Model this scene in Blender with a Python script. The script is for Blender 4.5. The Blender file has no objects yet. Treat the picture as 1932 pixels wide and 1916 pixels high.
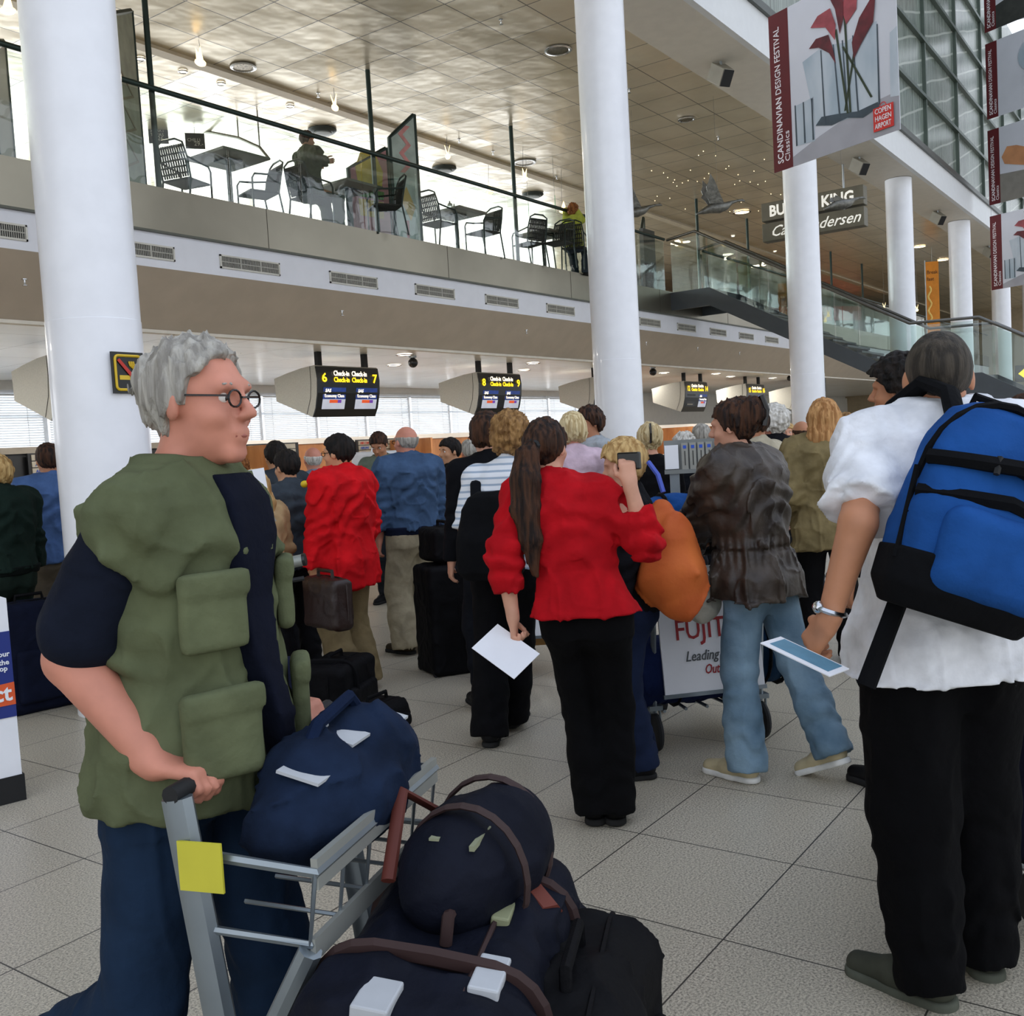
import bpy, bmesh, math, random
import numpy as np
from mathutils import Matrix, Vector, Quaternion
random.seed(7); rng = np.random.RandomState(7)
sc = bpy.context.scene
col = sc.collection
PI = math.pi

# ---------------------------------------------------------------- camera
YAW, PITCH, ROLL, FPX, CAMH = math.radians(35.5156), math.radians(3.6186), math.radians(-3.3045), 1879.4, 1.6
cyw, syw, cpt, spt = math.cos(YAW), math.sin(YAW), math.cos(PITCH), math.sin(PITCH)
cf = np.array([cyw*cpt, syw*cpt, -spt]); cr0 = np.array([syw, -cyw, 0.0]); cu0 = np.cross(cr0, cf)
cr = cr0*math.cos(ROLL) + cu0*math.sin(ROLL); cu = -cr0*math.sin(ROLL) + cu0*math.cos(ROLL)
CC = np.array([0, 0, CAMH])
def ray(x, y): return cf + (x-966)/FPX*cr - (y-958)/FPX*cu
def W(x, y, d): return CC + d*ray(x, y)
def on(ax, x, y, v):
    q = ray(x, y); return CC + (v-CC[ax])/q[ax]*q
cam = bpy.data.cameras.new('camera'); cam.sensor_width = 36; cam.lens = FPX/1932*36; cam.clip_start = 0.05; cam.clip_end = 400
co = bpy.data.objects.new('camera', cam); col.objects.link(co); sc.camera = co
co.matrix_world = Matrix(((cr[0], cu[0], -cf[0], CC[0]), (cr[1], cu[1], -cf[1], CC[1]), (cr[2], cu[2], -cf[2], CC[2]), (0, 0, 0, 1)))

# ---------------------------------------------------------------- world, light, exposure
wd = bpy.data.worlds.new('overcast_sky'); sc.world = wd; wd.use_nodes = True
wn = wd.node_tree.nodes; wl = wd.node_tree.links
bg = wn['Background']
wtc = wn.new('ShaderNodeTexCoord'); wsep = wn.new('ShaderNodeSeparateXYZ'); wrp = wn.new('ShaderNodeValToRGB')
wl.new(wtc.outputs['Generated'], wsep.inputs[0]); wl.new(wsep.outputs['Z'], wrp.inputs[0]); wl.new(wrp.outputs[0], bg.inputs[0])
wrp.color_ramp.elements[0].position = 0.0; wrp.color_ramp.elements[0].color = (0.93, 0.96, 1.0, 1)
wrp.color_ramp.elements[1].position = 1.0; wrp.color_ramp.elements[1].color = (0.70, 0.80, 1.0, 1)
bg.inputs[1].default_value = 1.55
sc.view_settings.view_transform = 'Standard'; sc.view_settings.look = 'None'; sc.view_settings.gamma = 1
sc.view_settings.use_curve_mapping = False; sc.view_settings.exposure = 0.0
sc.cycles.max_bounces = 7; sc.cycles.transparent_max_bounces = 16; sc.cycles.caustics_reflective = False; sc.cycles.caustics_refractive = False
sc.cycles.sample_clamp_indirect = 4.0

# ---------------------------------------------------------------- helpers
def lin(h):
    h = h.lstrip('#'); c = [int(h[i:i+2], 16)/255 for i in (0, 2, 4)]
    return tuple((x/12.92 if x <= .04045 else ((x+.055)/1.055)**2.4) for x in c)
def tag(o, label=None, cat=None, group=None, kind=None):
    if label: o['label'] = label
    if cat: o['category'] = cat
    if group: o['group'] = group
    if kind: o['kind'] = kind
    return o
def empty(name, loc=(0, 0, 0), rz=0, label=None, cat=None, group=None, kind=None):
    o = bpy.data.objects.new(name, None); o.empty_display_size = .1; col.objects.link(o)
    o.location = tuple(float(v) for v in loc); o.rotation_euler = (0, 0, rz)
    return tag(o, label, cat, group, kind)
def copy_tree(o, parent=None):
    c = o.copy(); col.objects.link(c)
    if parent is not None: c.parent = parent
    for ch in list(o.children): copy_tree(ch, c)
    return c
_m = {}
def mat(name, hexc, rough=.6, metal=0, amt=.06, ns=6.0, bump=0, bs=60, stretch=(1, 1, 1), emit=0, hex2=None, coat=0, spec=.5, sheen=0, lo=.35, hi=.65):
    if name in _m: return _m[name]
    m = bpy.data.materials.new(name); m.use_nodes = True; n = m.node_tree.nodes; l = m.node_tree.links
    b = n['Principled BSDF']; c = lin(hexc); c2 = lin(hex2) if hex2 else tuple(min(1, x*(1+amt)) for x in c)
    c1 = c if hex2 else tuple(x*(1-amt) for x in c)
    tc = n.new('ShaderNodeTexCoord'); mp = n.new('ShaderNodeMapping'); nz = n.new('ShaderNodeTexNoise'); rp = n.new('ShaderNodeValToRGB')
    mp.inputs['Scale'].default_value = stretch; nz.inputs['Scale'].default_value = ns; nz.inputs['Detail'].default_value = 4
    l.new(tc.outputs['Object'], mp.inputs[0]); l.new(mp.outputs[0], nz.inputs['Vector']); l.new(nz.outputs['Fac'], rp.inputs[0])
    e = rp.color_ramp.elements; e[0].position = lo; e[1].position = hi; e[0].color = (*c1, 1); e[1].color = (*c2, 1)
    l.new(rp.outputs[0], b.inputs['Base Color'])
    b.inputs['Roughness'].default_value = rough; b.inputs['Metallic'].default_value = metal; b.inputs['Specular IOR Level'].default_value = spec
    if coat: b.inputs['Coat Weight'].default_value = coat
    if sheen: b.inputs['Sheen Weight'].default_value = sheen
    if emit:
        l.new(rp.outputs[0], b.inputs['Emission Color']); b.inputs['Emission Strength'].default_value = emit
    if bump:
        n2 = n.new('ShaderNodeTexNoise'); n2.inputs['Scale'].default_value = bs; n2.inputs['Detail'].default_value = 5
        bp = n.new('ShaderNodeBump'); bp.inputs['Strength'].default_value = bump; bp.inputs['Distance'].default_value = .01
        l.new(mp.outputs[0], n2.inputs['Vector']); l.new(n2.outputs['Fac'], bp.inputs['Height']); l.new(bp.outputs[0], b.inputs['Normal'])
    _m[name] = m; return m
def glass_mat(name, hexc='#e6f0ec', refl=1.0, rough=0.0):
    if name in _m: return _m[name]
    m = bpy.data.materials.new(name); m.use_nodes = True; n = m.node_tree.nodes; l = m.node_tree.links; n.clear()
    out = n.new('ShaderNodeOutputMaterial'); mx = n.new('ShaderNodeMixShader'); tr = n.new('ShaderNodeBsdfTransparent'); gl = n.new('ShaderNodeBsdfGlossy'); fr = n.new('ShaderNodeLayerWeight'); pw = n.new('ShaderNodeMath'); pw.operation = 'POWER'; pw.inputs[1].default_value = 3.2; ma = n.new('ShaderNodeMath'); ma.operation = 'MULTIPLY_ADD'; ma.inputs[1].default_value = .8*refl; ma.inputs[2].default_value = .06*refl
    tr.inputs[0].default_value = (*lin(hexc), 1); gl.inputs['Roughness'].default_value = rough; fr.inputs[0].default_value = .5; l.new(fr.outputs['Facing'], pw.inputs[0]); l.new(pw.outputs[0], ma.inputs[0])
    nz = n.new('ShaderNodeTexNoise'); nz.inputs['Scale'].default_value = 1.6; bp = n.new('ShaderNodeBump'); bp.inputs['Strength'].default_value = .12; bp.inputs['Distance'].default_value = .05
    l.new(nz.outputs['Fac'], bp.inputs['Height']); l.new(bp.outputs[0], gl.inputs['Normal'])
    l.new(ma.outputs[0], mx.inputs[0]); l.new(tr.outputs[0], mx.inputs[1]); l.new(gl.outputs[0], mx.inputs[2]); l.new(mx.outputs[0], out.inputs[0])
    _m[name] = m; return m
class MB:
    def __init__(s): s.v = []; s.f = []
    def add(s, v, f):
        o = len(s.v); s.v += [tuple(map(float, p)) for p in v]; s.f += [tuple(i+o for i in q) for q in f]; return s
    def box(s, lo, hi, M=None):
        x0, y0, z0 = lo; x1, y1, z1 = hi
        v = [(x0, y0, z0), (x1, y0, z0), (x1, y1, z0), (x0, y1, z0), (x0, y0, z1), (x1, y0, z1), (x1, y1, z1), (x0, y1, z1)]
        if M is not None: v = [M @ Vector(p) for p in v]
        return s.add(v, [(0, 3, 2, 1), (4, 5, 6, 7), (0, 1, 5, 4), (1, 2, 6, 5), (2, 3, 7, 6), (3, 0, 4, 7)])
    def cbox(s, c, h, M=None): return s.box([c[i]-h[i] for i in range(3)], [c[i]+h[i] for i in range(3)], M)
    def tube(s, pts, r, n=8, closed=False, flat=1.0):
        P = [Vector(tuple(map(float, p))) for p in pts]; N = len(P); rr = r if isinstance(r, (list, tuple)) else [r]*N
        v = []; up = None
        for i in range(N):
            a = P[(i-1) % N] if (closed or i > 0) else P[i]; b = P[(i+1) % N] if (closed or i < N-1) else P[i]
            t = (b-a).normalized()
            if up is None:
                up = Vector((0, 0, 1)) if abs(t.z) < .9 else Vector((1, 0, 0))
            x = t.cross(up).normalized(); y = x.cross(t).normalized(); up = y
            for k in range(n):
                an = 2*PI*k/n; v.append(P[i]+x*math.cos(an)*rr[i]*flat+y*math.sin(an)*rr[i])
        f = []
        for i in range(N if closed else N-1):
            j = (i+1) % N
            for k in range(n): f.append((i*n+k, i*n+(k+1) % n, j*n+(k+1) % n, j*n+k))
        if not closed: f += [tuple(range(n-1, -1, -1)), tuple((N-1)*n+k for k in range(n))]
        return s.add(v, f)
    def cyl(s, c, r, z0, z1, n=24, r2=None): return s.lathe([(r, z0), (r if r2 is None else r2, z1)], c, n)
    def lathe(s, prof, c=(0, 0, 0), n=24, M=None, caps=True):
        v = []
        for (r, z) in prof:
            for k in range(n): v.append(Vector((c[0]+r*math.cos(2*PI*k/n), c[1]+r*math.sin(2*PI*k/n), c[2]+z)))
        if M is not None: v = [M @ p for p in v]
        f = [(i*n+k, i*n+(k+1) % n, (i+1)*n+(k+1) % n, (i+1)*n+k) for i in range(len(prof)-1) for k in range(n)]
        if caps: f += [tuple(range(n-1, -1, -1)), tuple((len(prof)-1)*n+k for k in range(n))]
        return s.add(v, f)
    def prism(s, poly, M, t):   # poly in the local xy plane of M, thickness t along +z
        n = len(poly); v = [M @ Vector((p[0], p[1], 0)) for p in poly]+[M @ Vector((p[0], p[1], t)) for p in poly]
        f = [tuple(range(n-1, -1, -1)), tuple(range(n, 2*n))]+[(i, (i+1) % n, n+(i+1) % n, n+i) for i in range(n)]
        return s.add(v, f)
    def ell(s, c, r, n=12, m=8, M=None):
        prof = [(max(1e-4, math.sin(PI*i/m)), -math.cos(PI*i/m)) for i in range(m+1)]
        v = [Vector((c[0]+r[0]*q*math.cos(2*PI*k/n), c[1]+r[1]*q*math.sin(2*PI*k/n), c[2]+r[2]*z)) for q, z in prof for k in range(n)]
        if M is not None: v = [M @ p for p in v]
        return s.add(v, [(i*n+k, i*n+(k+1) % n, (i+1)*n+(k+1) % n, (i+1)*n+k) for i in range(m) for k in range(n)])
    def build(s, name, m, parent=None, smooth=False, bevel=0, label=None, cat=None, group=None, kind=None, solid=0):
        me = bpy.data.meshes.new(name); me.from_pydata(s.v, [], s.f); me.materials.append(m); me.validate(); me.update()
        bm = bmesh.new(); bm.from_mesh(me); bmesh.ops.recalc_face_normals(bm, faces=bm.faces); bm.to_mesh(me); bm.free()
        if smooth is not False:
            me.polygons.foreach_set('use_smooth', [True]*len(me.polygons))
            try: me.set_sharp_from_angle(angle=math.radians(40 if smooth is True else smooth))
            except Exception: pass
        o = bpy.data.objects.new(name, me); col.objects.link(o)
        if parent is not None: o.parent = parent
        if bevel:
            bv = o.modifiers.new('bevel', 'BEVEL'); bv.width = bevel; bv.segments = 2; bv.limit_method = 'ANGLE'
        if solid:
            sd = o.modifiers.new('solid', 'SOLIDIFY'); sd.thickness = solid; sd.offset = 0
        return tag(o, label, cat, group, kind)
def frame(o, right, up):
    r = Vector(tuple(map(float, right))).normalized(); u = Vector(tuple(map(float, up))).normalized(); n = r.cross(u).normalized(); u = n.cross(r)
    return Matrix(((r.x, u.x, n.x, o[0]), (r.y, u.y, n.y, o[1]), (r.z, u.z, n.z, o[2]), (0, 0, 0, 1)))
def lettering(s, size, m, M, parent=None, bold=0, shear=0, width=None, name='lettering', align='LEFT', ext=.002, inv=None):
    c = bpy.data.curves.new(name, 'FONT'); c.body = s; c.size = size; c.offset = bold*size; c.shear = shear; c.extrude = ext; c.align_x = align; c.resolution_u = 2
    t = bpy.data.objects.new(name, c); col.objects.link(t)
    me = bpy.data.meshes.new_from_object(t.evaluated_get(bpy.context.evaluated_depsgraph_get()))
    col.objects.unlink(t); bpy.data.objects.remove(t)
    me.materials.clear(); me.materials.append(m)
    if len(me.vertices):
        xs = [v.co.x for v in me.vertices]; w = max(xs)-min(xs)
        if width: me.transform(Matrix.Diagonal((width/w, 1, 1, 1)))
    me.transform(M)
    o = bpy.data.objects.new(name, me); col.objects.link(o)
    if parent is not None: o.parent = parent
    return o
def Rz(a, loc=(0, 0, 0)): return Matrix.Translation(Vector(tuple(map(float, loc)))) @ Matrix.Rotation(a, 4, 'Z')

# ---------------------------------------------------------------- shared materials
WHITE = mat('white_paint', '#e9ecf2', .45, amt=.02)
COLM = mat('column_enamel', '#eef0f6', .32, amt=.02, coat=.2)
TAN = mat('tan_soffit_paint', '#b5a897', .7, amt=.04, ns=3)
STEEL = mat('brushed_steel', '#8d8878', .34, .85, amt=.10, ns=1.2)
DARKG = mat('dark_green_metal', '#2b3a36', .4, .5)
RAILM = mat('rail_metal', '#6f6e6a', .35, .8)
STRING = mat('stair_grey_paint', '#454b50', .5, amt=.05)
BLACK = mat('black_gloss', '#08090b', .25, amt=.02)
BLACKM = mat('black_matt', '#101113', .7, amt=.1)
WOOD = mat('beech_veneer', '#9a6238', .45, ns=5, stretch=(1, 1, .25), hex2='#b27b4c')
SIGNG = mat('monitor_grey_metal', '#a3a198', .5, .2, amt=.05, ns=40)
PAPER = mat('white_paper', '#eef0f6', .8, amt=.02)
CHROME = mat('chrome', '#c4c6c8', .2, 1.0, amt=.02)
ALU = mat('satin_aluminium', '#a9afb2', .35, .8, amt=.05)
RUBBER = mat('black_rubber', '#1c1d1f', .8, amt=.1)
WARM = mat('warm_lamp', '#ffe2b0', .5, emit=6)
COOL = mat('white_lamp', '#fff6ea', .5, emit=5)
BALG = glass_mat('balustrade_glass', '#f1f7f5', 1.0)
# speckled terrazzo tiles
def floor_mat():
    m = bpy.data.materials.new('terrazzo_tiles'); m.use_nodes = True; n = m.node_tree.nodes; l = m.node_tree.links; b = n['Principled BSDF']
    tc = n.new('ShaderNodeTexCoord'); sp = n.new('ShaderNodeSeparateXYZ'); l.new(tc.outputs['Object'], sp.inputs[0])
    def math_(op, a, bb=None):
        k = n.new('ShaderNodeMath'); k.operation = op
        for i, v in enumerate((a, bb)):
            if v is None: continue
            if isinstance(v, (int, float)): k.inputs[i].default_value = v
            else: l.new(v, k.inputs[i])
        return k.outputs[0]
    joints = []; cells = []
    for ax, off in (('X', 2.835), ('Y', 1.30)):
        q = math_('DIVIDE', math_('SUBTRACT', sp.outputs[ax], off), .635)
        fr = math_('FRACT', q); cells.append(math_('FLOOR', q))
        dd = math_('ABSOLUTE', math_('SUBTRACT', fr, .5)); joints.append(math_('GREATER_THAN', dd, .4955))
    jt = math_('MAXIMUM', joints[0], joints[1])
    cx = n.new('ShaderNodeCombineXYZ'); l.new(cells[0], cx.inputs[0]); l.new(cells[1], cx.inputs[1])
    wnz = n.new('ShaderNodeTexWhiteNoise'); l.new(cx.outputs[0], wnz.inputs['Vector'])
    n1 = n.new('ShaderNodeTexNoise'); n1.inputs['Scale'].default_value = 130; n1.inputs['Detail'].default_value = 3; n1.inputs['Roughness'].default_value = .75; l.new(tc.outputs['Object'], n1.inputs['Vector'])
    rp = n.new('ShaderNodeValToRGB'); e = rp.color_ramp.elements; e[0].position = .36; e[0].color = (*lin('#79746a'), 1); e[1].position = .62; e[1].color = (*lin('#cfc6b2'), 1)
    e2 = rp.color_ramp.elements.new(.47); e2.color = (*lin('#a8a08f'), 1); l.new(n1.outputs['Fac'], rp.inputs[0])
    v = n.new('ShaderNodeHueSaturation'); l.new(rp.outputs[0], v.inputs['Color']); l.new(math_('ADD', math_('MULTIPLY', wnz.outputs['Value'], .10), .95), v.inputs['Value'])
    mx = n.new('ShaderNodeMixRGB'); l.new(jt, mx.inputs[0]); l.new(v.outputs[0], mx.inputs[1]); mx.inputs[2].default_value = (*lin('#3f3d38'), 1)
    l.new(mx.outputs[0], b.inputs['Base Color']); b.inputs['Roughness'].default_value = .36
    return m
def grid_mat(name, c1, c2, px, py, ox, oy, axes=('X', 'Y'), lw=.008, rough=.35, metal=.6, tilt=.05, linec='#5a5348', vary=.08, bumpn=.03):
    m = bpy.data.materials.new(name); m.use_nodes = True; n = m.node_tree.nodes; l = m.node_tree.links; b = n['Principled BSDF']
    tc = n.new('ShaderNodeTexCoord'); sp = n.new('ShaderNodeSeparateXYZ'); l.new(tc.outputs['Object'], sp.inputs[0])
    def M(op, a, bb=None):
        k = n.new('ShaderNodeMath'); k.operation = op
        for i, v in enumerate((a, bb)):
            if v is None: continue
            if isinstance(v, (int, float)): k.inputs[i].default_value = v
            else: l.new(v, k.inputs[i])
        return k.outputs[0]
    J = []; Cc = []
    for ax, p, o in ((axes[0], px, ox), (axes[1], py, oy)):
        q = M('DIVIDE', M('SUBTRACT', sp.outputs[ax], o), p); Cc.append(M('FLOOR', q))
        J.append(M('GREATER_THAN', M('ABSOLUTE', M('SUBTRACT', M('FRACT', q), .5)), .5-lw/p))
    jt = M('MAXIMUM', J[0], J[1]); cx = n.new('ShaderNodeCombineXYZ'); l.new(Cc[0], cx.inputs[0]); l.new(Cc[1], cx.inputs[1])
    w = n.new('ShaderNodeTexWhiteNoise'); l.new(cx.outputs[0], w.inputs['Vector'])
    n1 = n.new('ShaderNodeTexNoise'); n1.inputs['Scale'].default_value = .8; n1.inputs['Detail'].default_value = 3; l.new(tc.outputs['Object'], n1.inputs['Vector'])
    rp = n.new('ShaderNodeValToRGB'); e = rp.color_ramp.elements; e[0].position = .3; e[1].position = .7; e[0].color = (*lin(c1), 1); e[1].color = (*lin(c2), 1); l.new(n1.outputs['Fac'], rp.inputs[0])
    v = n.new('ShaderNodeHueSaturation'); l.new(rp.outputs[0], v.inputs['Color']); l.new(M('ADD', M('MULTIPLY', w.outputs['Value'], vary), 1-vary/2), v.inputs['Value'])
    mx = n.new('ShaderNodeMixRGB'); l.new(jt, mx.inputs[0]); l.new(v.outputs[0], mx.inputs[1]); mx.inputs[2].default_value = (*lin(linec), 1)
    l.new(mx.outputs[0], b.inputs['Base Color']); b.inputs['Roughness'].default_value = rough; b.inputs['Metallic'].default_value = metal
    # every panel hangs a touch out of level
    g = n.new('ShaderNodeNewGeometry'); sub = n.new('ShaderNodeVectorMath'); sub.operation = 'SUBTRACT'; l.new(w.outputs['Color'], sub.inputs[0]); sub.inputs[1].default_value = (.5, .5, .5)
    scl = n.new('ShaderNodeVectorMath'); scl.operation = 'SCALE'; l.new(sub.outputs[0], scl.inputs[0]); scl.inputs['Scale'].default_value = tilt
    ad = n.new('ShaderNodeVectorMath'); ad.operation = 'ADD'; l.new(g.outputs['Normal'], ad.inputs[0]); l.new(scl.outputs[0], ad.inputs[1])
    nr = n.new('ShaderNodeVectorMath'); nr.operation = 'NORMALIZE'; l.new(ad.outputs[0], nr.inputs[0])
    n3 = n.new('ShaderNodeTexNoise'); n3.inputs['Scale'].default_value = 2.2; l.new(tc.outputs['Object'], n3.inputs['Vector'])
    bp = n.new('ShaderNodeBump'); bp.inputs['Strength'].default_value = .6; bp.inputs['Distance'].default_value = bumpn; l.new(n3.outputs['Fac'], bp.inputs['Height']); l.new(nr.outputs[0], bp.inputs['Normal']); l.new(bp.outputs[0], b.inputs['Normal'])
    return m
# ================================================================ THE SETTING
S = dict(kind='structure')
MB().box((-14, -14, -.2), (75, 18.2, 0)).build('floor', floor_mat(), **S)
CEILM = grid_mat('metal_ceiling_tiles', '#c6b89c', '#ddd0b6', .752, .765, 8.21, 11.135, rough=.3, metal=.4, tilt=.05)
ZC, ZS = 7.3, 7.2
MB().box((-14, 6.6, ZC), (60, 18.0, ZC+.2)).build('ceiling', CEILM, **S)
MB().box((-14, 11.75, ZC-.05), (60, 11.95, ZC-.001)).build('trim_1', mat('ceiling_strip_paint', '#c3b59b', .6), **S)
SOF = mat('soffit_paint', '#cfc9bd', .55, amt=.03)
MB().box((-14, 5.6, ZS), (60, 6.6, ZS+.3)).build('trim_2', SOF, label='beige edge beam over the column heads', **S)
MB().box((-14, 5.5, ZS), (60, 5.6, 7.80)).build('trim_3', mat('edge_band_paint', '#d5d7d8', .5, amt=.02), **S)
MB().box((-14, 5.44, 7.80), (60, 5.6, 7.92)).build('trim_4', mat('dark_channel', '#4c504c', .4, .6), **S)
# glass gallery wall over the beam, wavy roof reflections painted into its colour
def wavy():
    m = bpy.data.materials.new('ribbed_glass_painted_reflections'); m.use_nodes = True; n = m.node_tree.nodes; l = m.node_tree.links; b = n['Principled BSDF']
    tc = n.new('ShaderNodeTexCoord'); mp = n.new('ShaderNodeMapping'); l.new(tc.outputs['Object'], mp.inputs[0])
    a = n.new('ShaderNodeTexNoise'); a.inputs['Scale'].default_value = 1.0; mp.inputs['Scale'].default_value = (22, 1, 1.2); l.new(mp.outputs[0], a.inputs['Vector']); a.inputs['Detail'].default_value = 4
    rp = n.new('ShaderNodeValToRGB'); e = rp.color_ramp.elements; e[0].position = .32; e[0].color = (*lin('#59645b'), 1); e[1].position = .68; e[1].color = (*lin('#8b958b'), 1); l.new(a.outputs['Fac'], rp.inputs[0])
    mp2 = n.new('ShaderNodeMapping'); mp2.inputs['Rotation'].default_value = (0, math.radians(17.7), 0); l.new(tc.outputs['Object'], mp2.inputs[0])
    wv = n.new('ShaderNodeTexWave'); wv.bands_direction = 'Z'; wv.inputs['Scale'].default_value = .60; wv.inputs['Distortion'].default_value = .8; wv.inputs['Detail Scale'].default_value = 1.0; wv.inputs['Detail'].default_value = 1; l.new(mp2.outputs[0], wv.inputs['Vector'])  # pale wavy bands: the roof lattice mirrored in the glass, painted as colour
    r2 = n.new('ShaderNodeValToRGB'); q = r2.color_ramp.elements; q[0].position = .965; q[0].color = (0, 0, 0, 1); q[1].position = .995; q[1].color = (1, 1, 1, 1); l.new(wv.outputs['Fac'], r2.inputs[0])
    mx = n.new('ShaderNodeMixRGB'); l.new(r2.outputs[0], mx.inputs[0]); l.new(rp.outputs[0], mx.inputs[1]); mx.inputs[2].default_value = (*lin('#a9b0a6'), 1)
    l.new(mx.outputs[0], b.inputs['Base Color']); b.inputs['Roughness'].default_value = .25; b.inputs['Metallic'].default_value = .15
    return m
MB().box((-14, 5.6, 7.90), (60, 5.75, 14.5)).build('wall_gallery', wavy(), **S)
f = MB(); 
for i in range(-3, 12): x = 25.4+3.53*(i-4); f.box((x-.035, 5.52, 7.9), (x+.035, 5.6, 14.5))
for z in (9.15, 10.45, 11.75, 13.05): f.box((-14, 5.5, z-.04), (60, 5.6, z+.04))
f.build('trim_5', mat('gallery_mullions', '#59645c', .4, .5), **S)
# columns
for i, x in enumerate((3.82, 10.79, 17.72, 24.5, 31.1, 37.6, 44.2, 50.8)):
    MB().lathe([(.295, 0), (.295, 2.55), (.292, 2.552), (.292, 7.19)], (x, 6.0, 0), 64).build('column' if i == 0 else 'column', COLM, smooth=True, kind='structure')
# mezzanine
MEZ = 4.85
MB().box((-14, 10.2, 4.36), (60, 10.26, 4.88)).build('trim_6', mat('satin_steel_fascia', '#8f8a7c', .30, .9, amt=.12, ns=.7), label='satin metal fascia along the mezzanine edge', **S)
j = MB()
for i in range(12): x = 1.2+3.78*i+.36; j.box((x-.0025, 10.196, 4.36), (x+.0025, 10.2, 4.88))
j.build('trim_7', mat('joint_dark', '#4d483d', .6), **S)
MB().box((-14, 10.17, 4.335), (60, 10.26, 4.36)).build('trim_8', mat('lip_grey', '#5d5f57', .5, .4), **S)
MB().box((-14, 10.22, 3.93), (60, 10.4, 4.34)).build('trim_9', mat('white_band_paint', '#e6e8f0', .6, amt=.015), **S)
tp = MB(); tp.add([(-14, 10.22, 3.93), (60, 10.22, 3.93), (60, 10.9, 3.29), (-14, 10.9, 3.29), (-14, 10.4, 4.3), (60, 10.4, 4.3), (60, 11.1, 3.6), (-14, 11.1, 3.6)], [(0, 1, 2, 3), (4, 5, 6, 7), (0, 1, 5, 4), (3, 2, 6, 7), (0, 3, 7, 4), (1, 2, 6, 5)])
tp.build('ceiling_bulkhead', TAN, label='sloping tan bulkhead under the mezzanine', **S)
MB().box((-14, 10.88, 3.26), (60, 11.0, 3.30)).build('trim_10', mat('cream_lip', '#d9d2c4', .5), **S)
CEIL2 = grid_mat('low_ceiling_tiles', '#f0ede6', '#faf8f4', 1.2, 1.2, 0, 0, rough=.3, metal=.1, tilt=.02, linec='#b9b4aa', vary=.03, bumpn=.01)
MB().box((-14, 11.0, 3.30), (60, 18.0, 3.45)).build('ceiling_low', CEIL2, **S)
MB().box((-14, 10.3, 4.6), (60, 18.0, 4.84)).build('floor_mezzanine', mat('mezz_floor', '#8c8a84', .5), **S)
MB().box((-14, 11.2, 3.6), (60, 18.0, 3.7)).build('floor_mezzanine_underside', mat('mezz_under', '#777777', .8), **S)
# outer wall: low strip windows downstairs, tall windows upstairs
WALLW = mat('white_wall', '#e8e6e0', .7, amt=.02)
MB().box((-14, 18, 0), (60, 18.3, 1.9)).build('wall_back', WALLW, **S)
MB().box((-14, 18, 3.12), (60, 18.3, 4.95)).build('wall_back_middle', WALLW, **S)
MB().box((-14, 18, 7.22), (60, 18.3, 7.5)).build('wall_back_top', WALLW, **S)
MB().box((29, 18, 4.9), (60, 18.3, 7.25)).build('wall_back_right', mat('brown_wall', '#6d5640', .7), **S)
MB().box((31, 17.9, 1.8), (60, 18.29, 3.2)).build('wall_back_low_right', WALLW, **S)
FRM = mat('window_frame_white', '#dfe3e8', .4)
BL = mat('blind_slats', '#eef1f4', .6, amt=.02)
k = 0; x = 1.6
while x < 31:
    k += 1
    w = MB(); w.box((x, 17.92, 1.85), (x+.09, 18.1, 3.12)); w.box((x, 17.94, 1.85), (x+1.72, 18.08, 1.93)); w.box((x, 17.94, 2.62), (x+1.72, 18.06, 2.67)); w.box((x, 17.94, 3.04), (x+1.72, 18.08, 3.12))
    win = w.build('window_%d' % k, FRM, **S)
    s_ = MB(); z = 1.95
    drop = 2.0
    while z < 3.04:
        s_.add([(x+.1, 17.85, z), (x+1.7, 17.85, z), (x+1.7, 17.885, z+.036), (x+.1, 17.885, z+.036)], [(0, 1, 2, 3)]); z += .046
    s_.box((x+.35, 17.86, 1.95), (x+.36, 17.87, 3.04)); s_.box((x+1.4, 17.86, 1.95), (x+1.41, 17.87, 3.04))
    s_.build('blind', BL, win)
    x += 1.72
for i in range(16):
    x = -13+2.6*i; k += 1
    w = MB(); w.box((x, 17.95, 4.95), (x+.1, 18.1, 7.22)); w.box((x, 17.95, 6.4), (x+2.6, 18.05, 6.46)); w.build('window_%d' % k, FRM, **S)
# glazed far end of the hall and the glazed side opposite
MB().box((60, -14, 0), (60.2, 18.2, .4)).build('wall_end_base', WALLW, **S)
f = MB()
for i in range(17): y = -14+2*i; f.box((60, y-.07, 0), (60.15, y+.07, 14.5))
for z in (1.5, 3, 4.5, 6, 7.5, 9, 10.5, 12, 13.5): f.box((60, -14, z-.05), (60.15, 18, z+.05))
f.build('window_90', mat('end_mullions', '#9aa2a4', .5), **S)
MB().box((59.7, 7, 0), (59.9, 18, 7.32)).build('wall_end', mat('end_wall_beige', '#b9a88c', .7), **S)
f = MB()
for i in range(26): x = -14+3*i; f.box((x-.08, -12.1, 0), (x+.08, -11.9, 14.5))
for z in (1.5, 3, 4.5, 6, 7.5, 9, 10.5, 12, 13.5): f.box((-14, -12.08, z-.05), (60, -11.92, z+.05))
f.build('window_91', mat('side_mullions', '#7e888a', .5), **S)
f = MB()
for i in range(26): x = -14+3*i; f.box((x-.1, -12, 14.4), (x+.1, 5.6, 14.7))
for y in (-10, -7, -4, -1, 2, 5): f.box((-14, y-.06, 14.5), (60, y+.06, 14.62))
f.build('window_92', _m['side_mullions'], label='roof glazing bars over the hall', **S)

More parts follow.
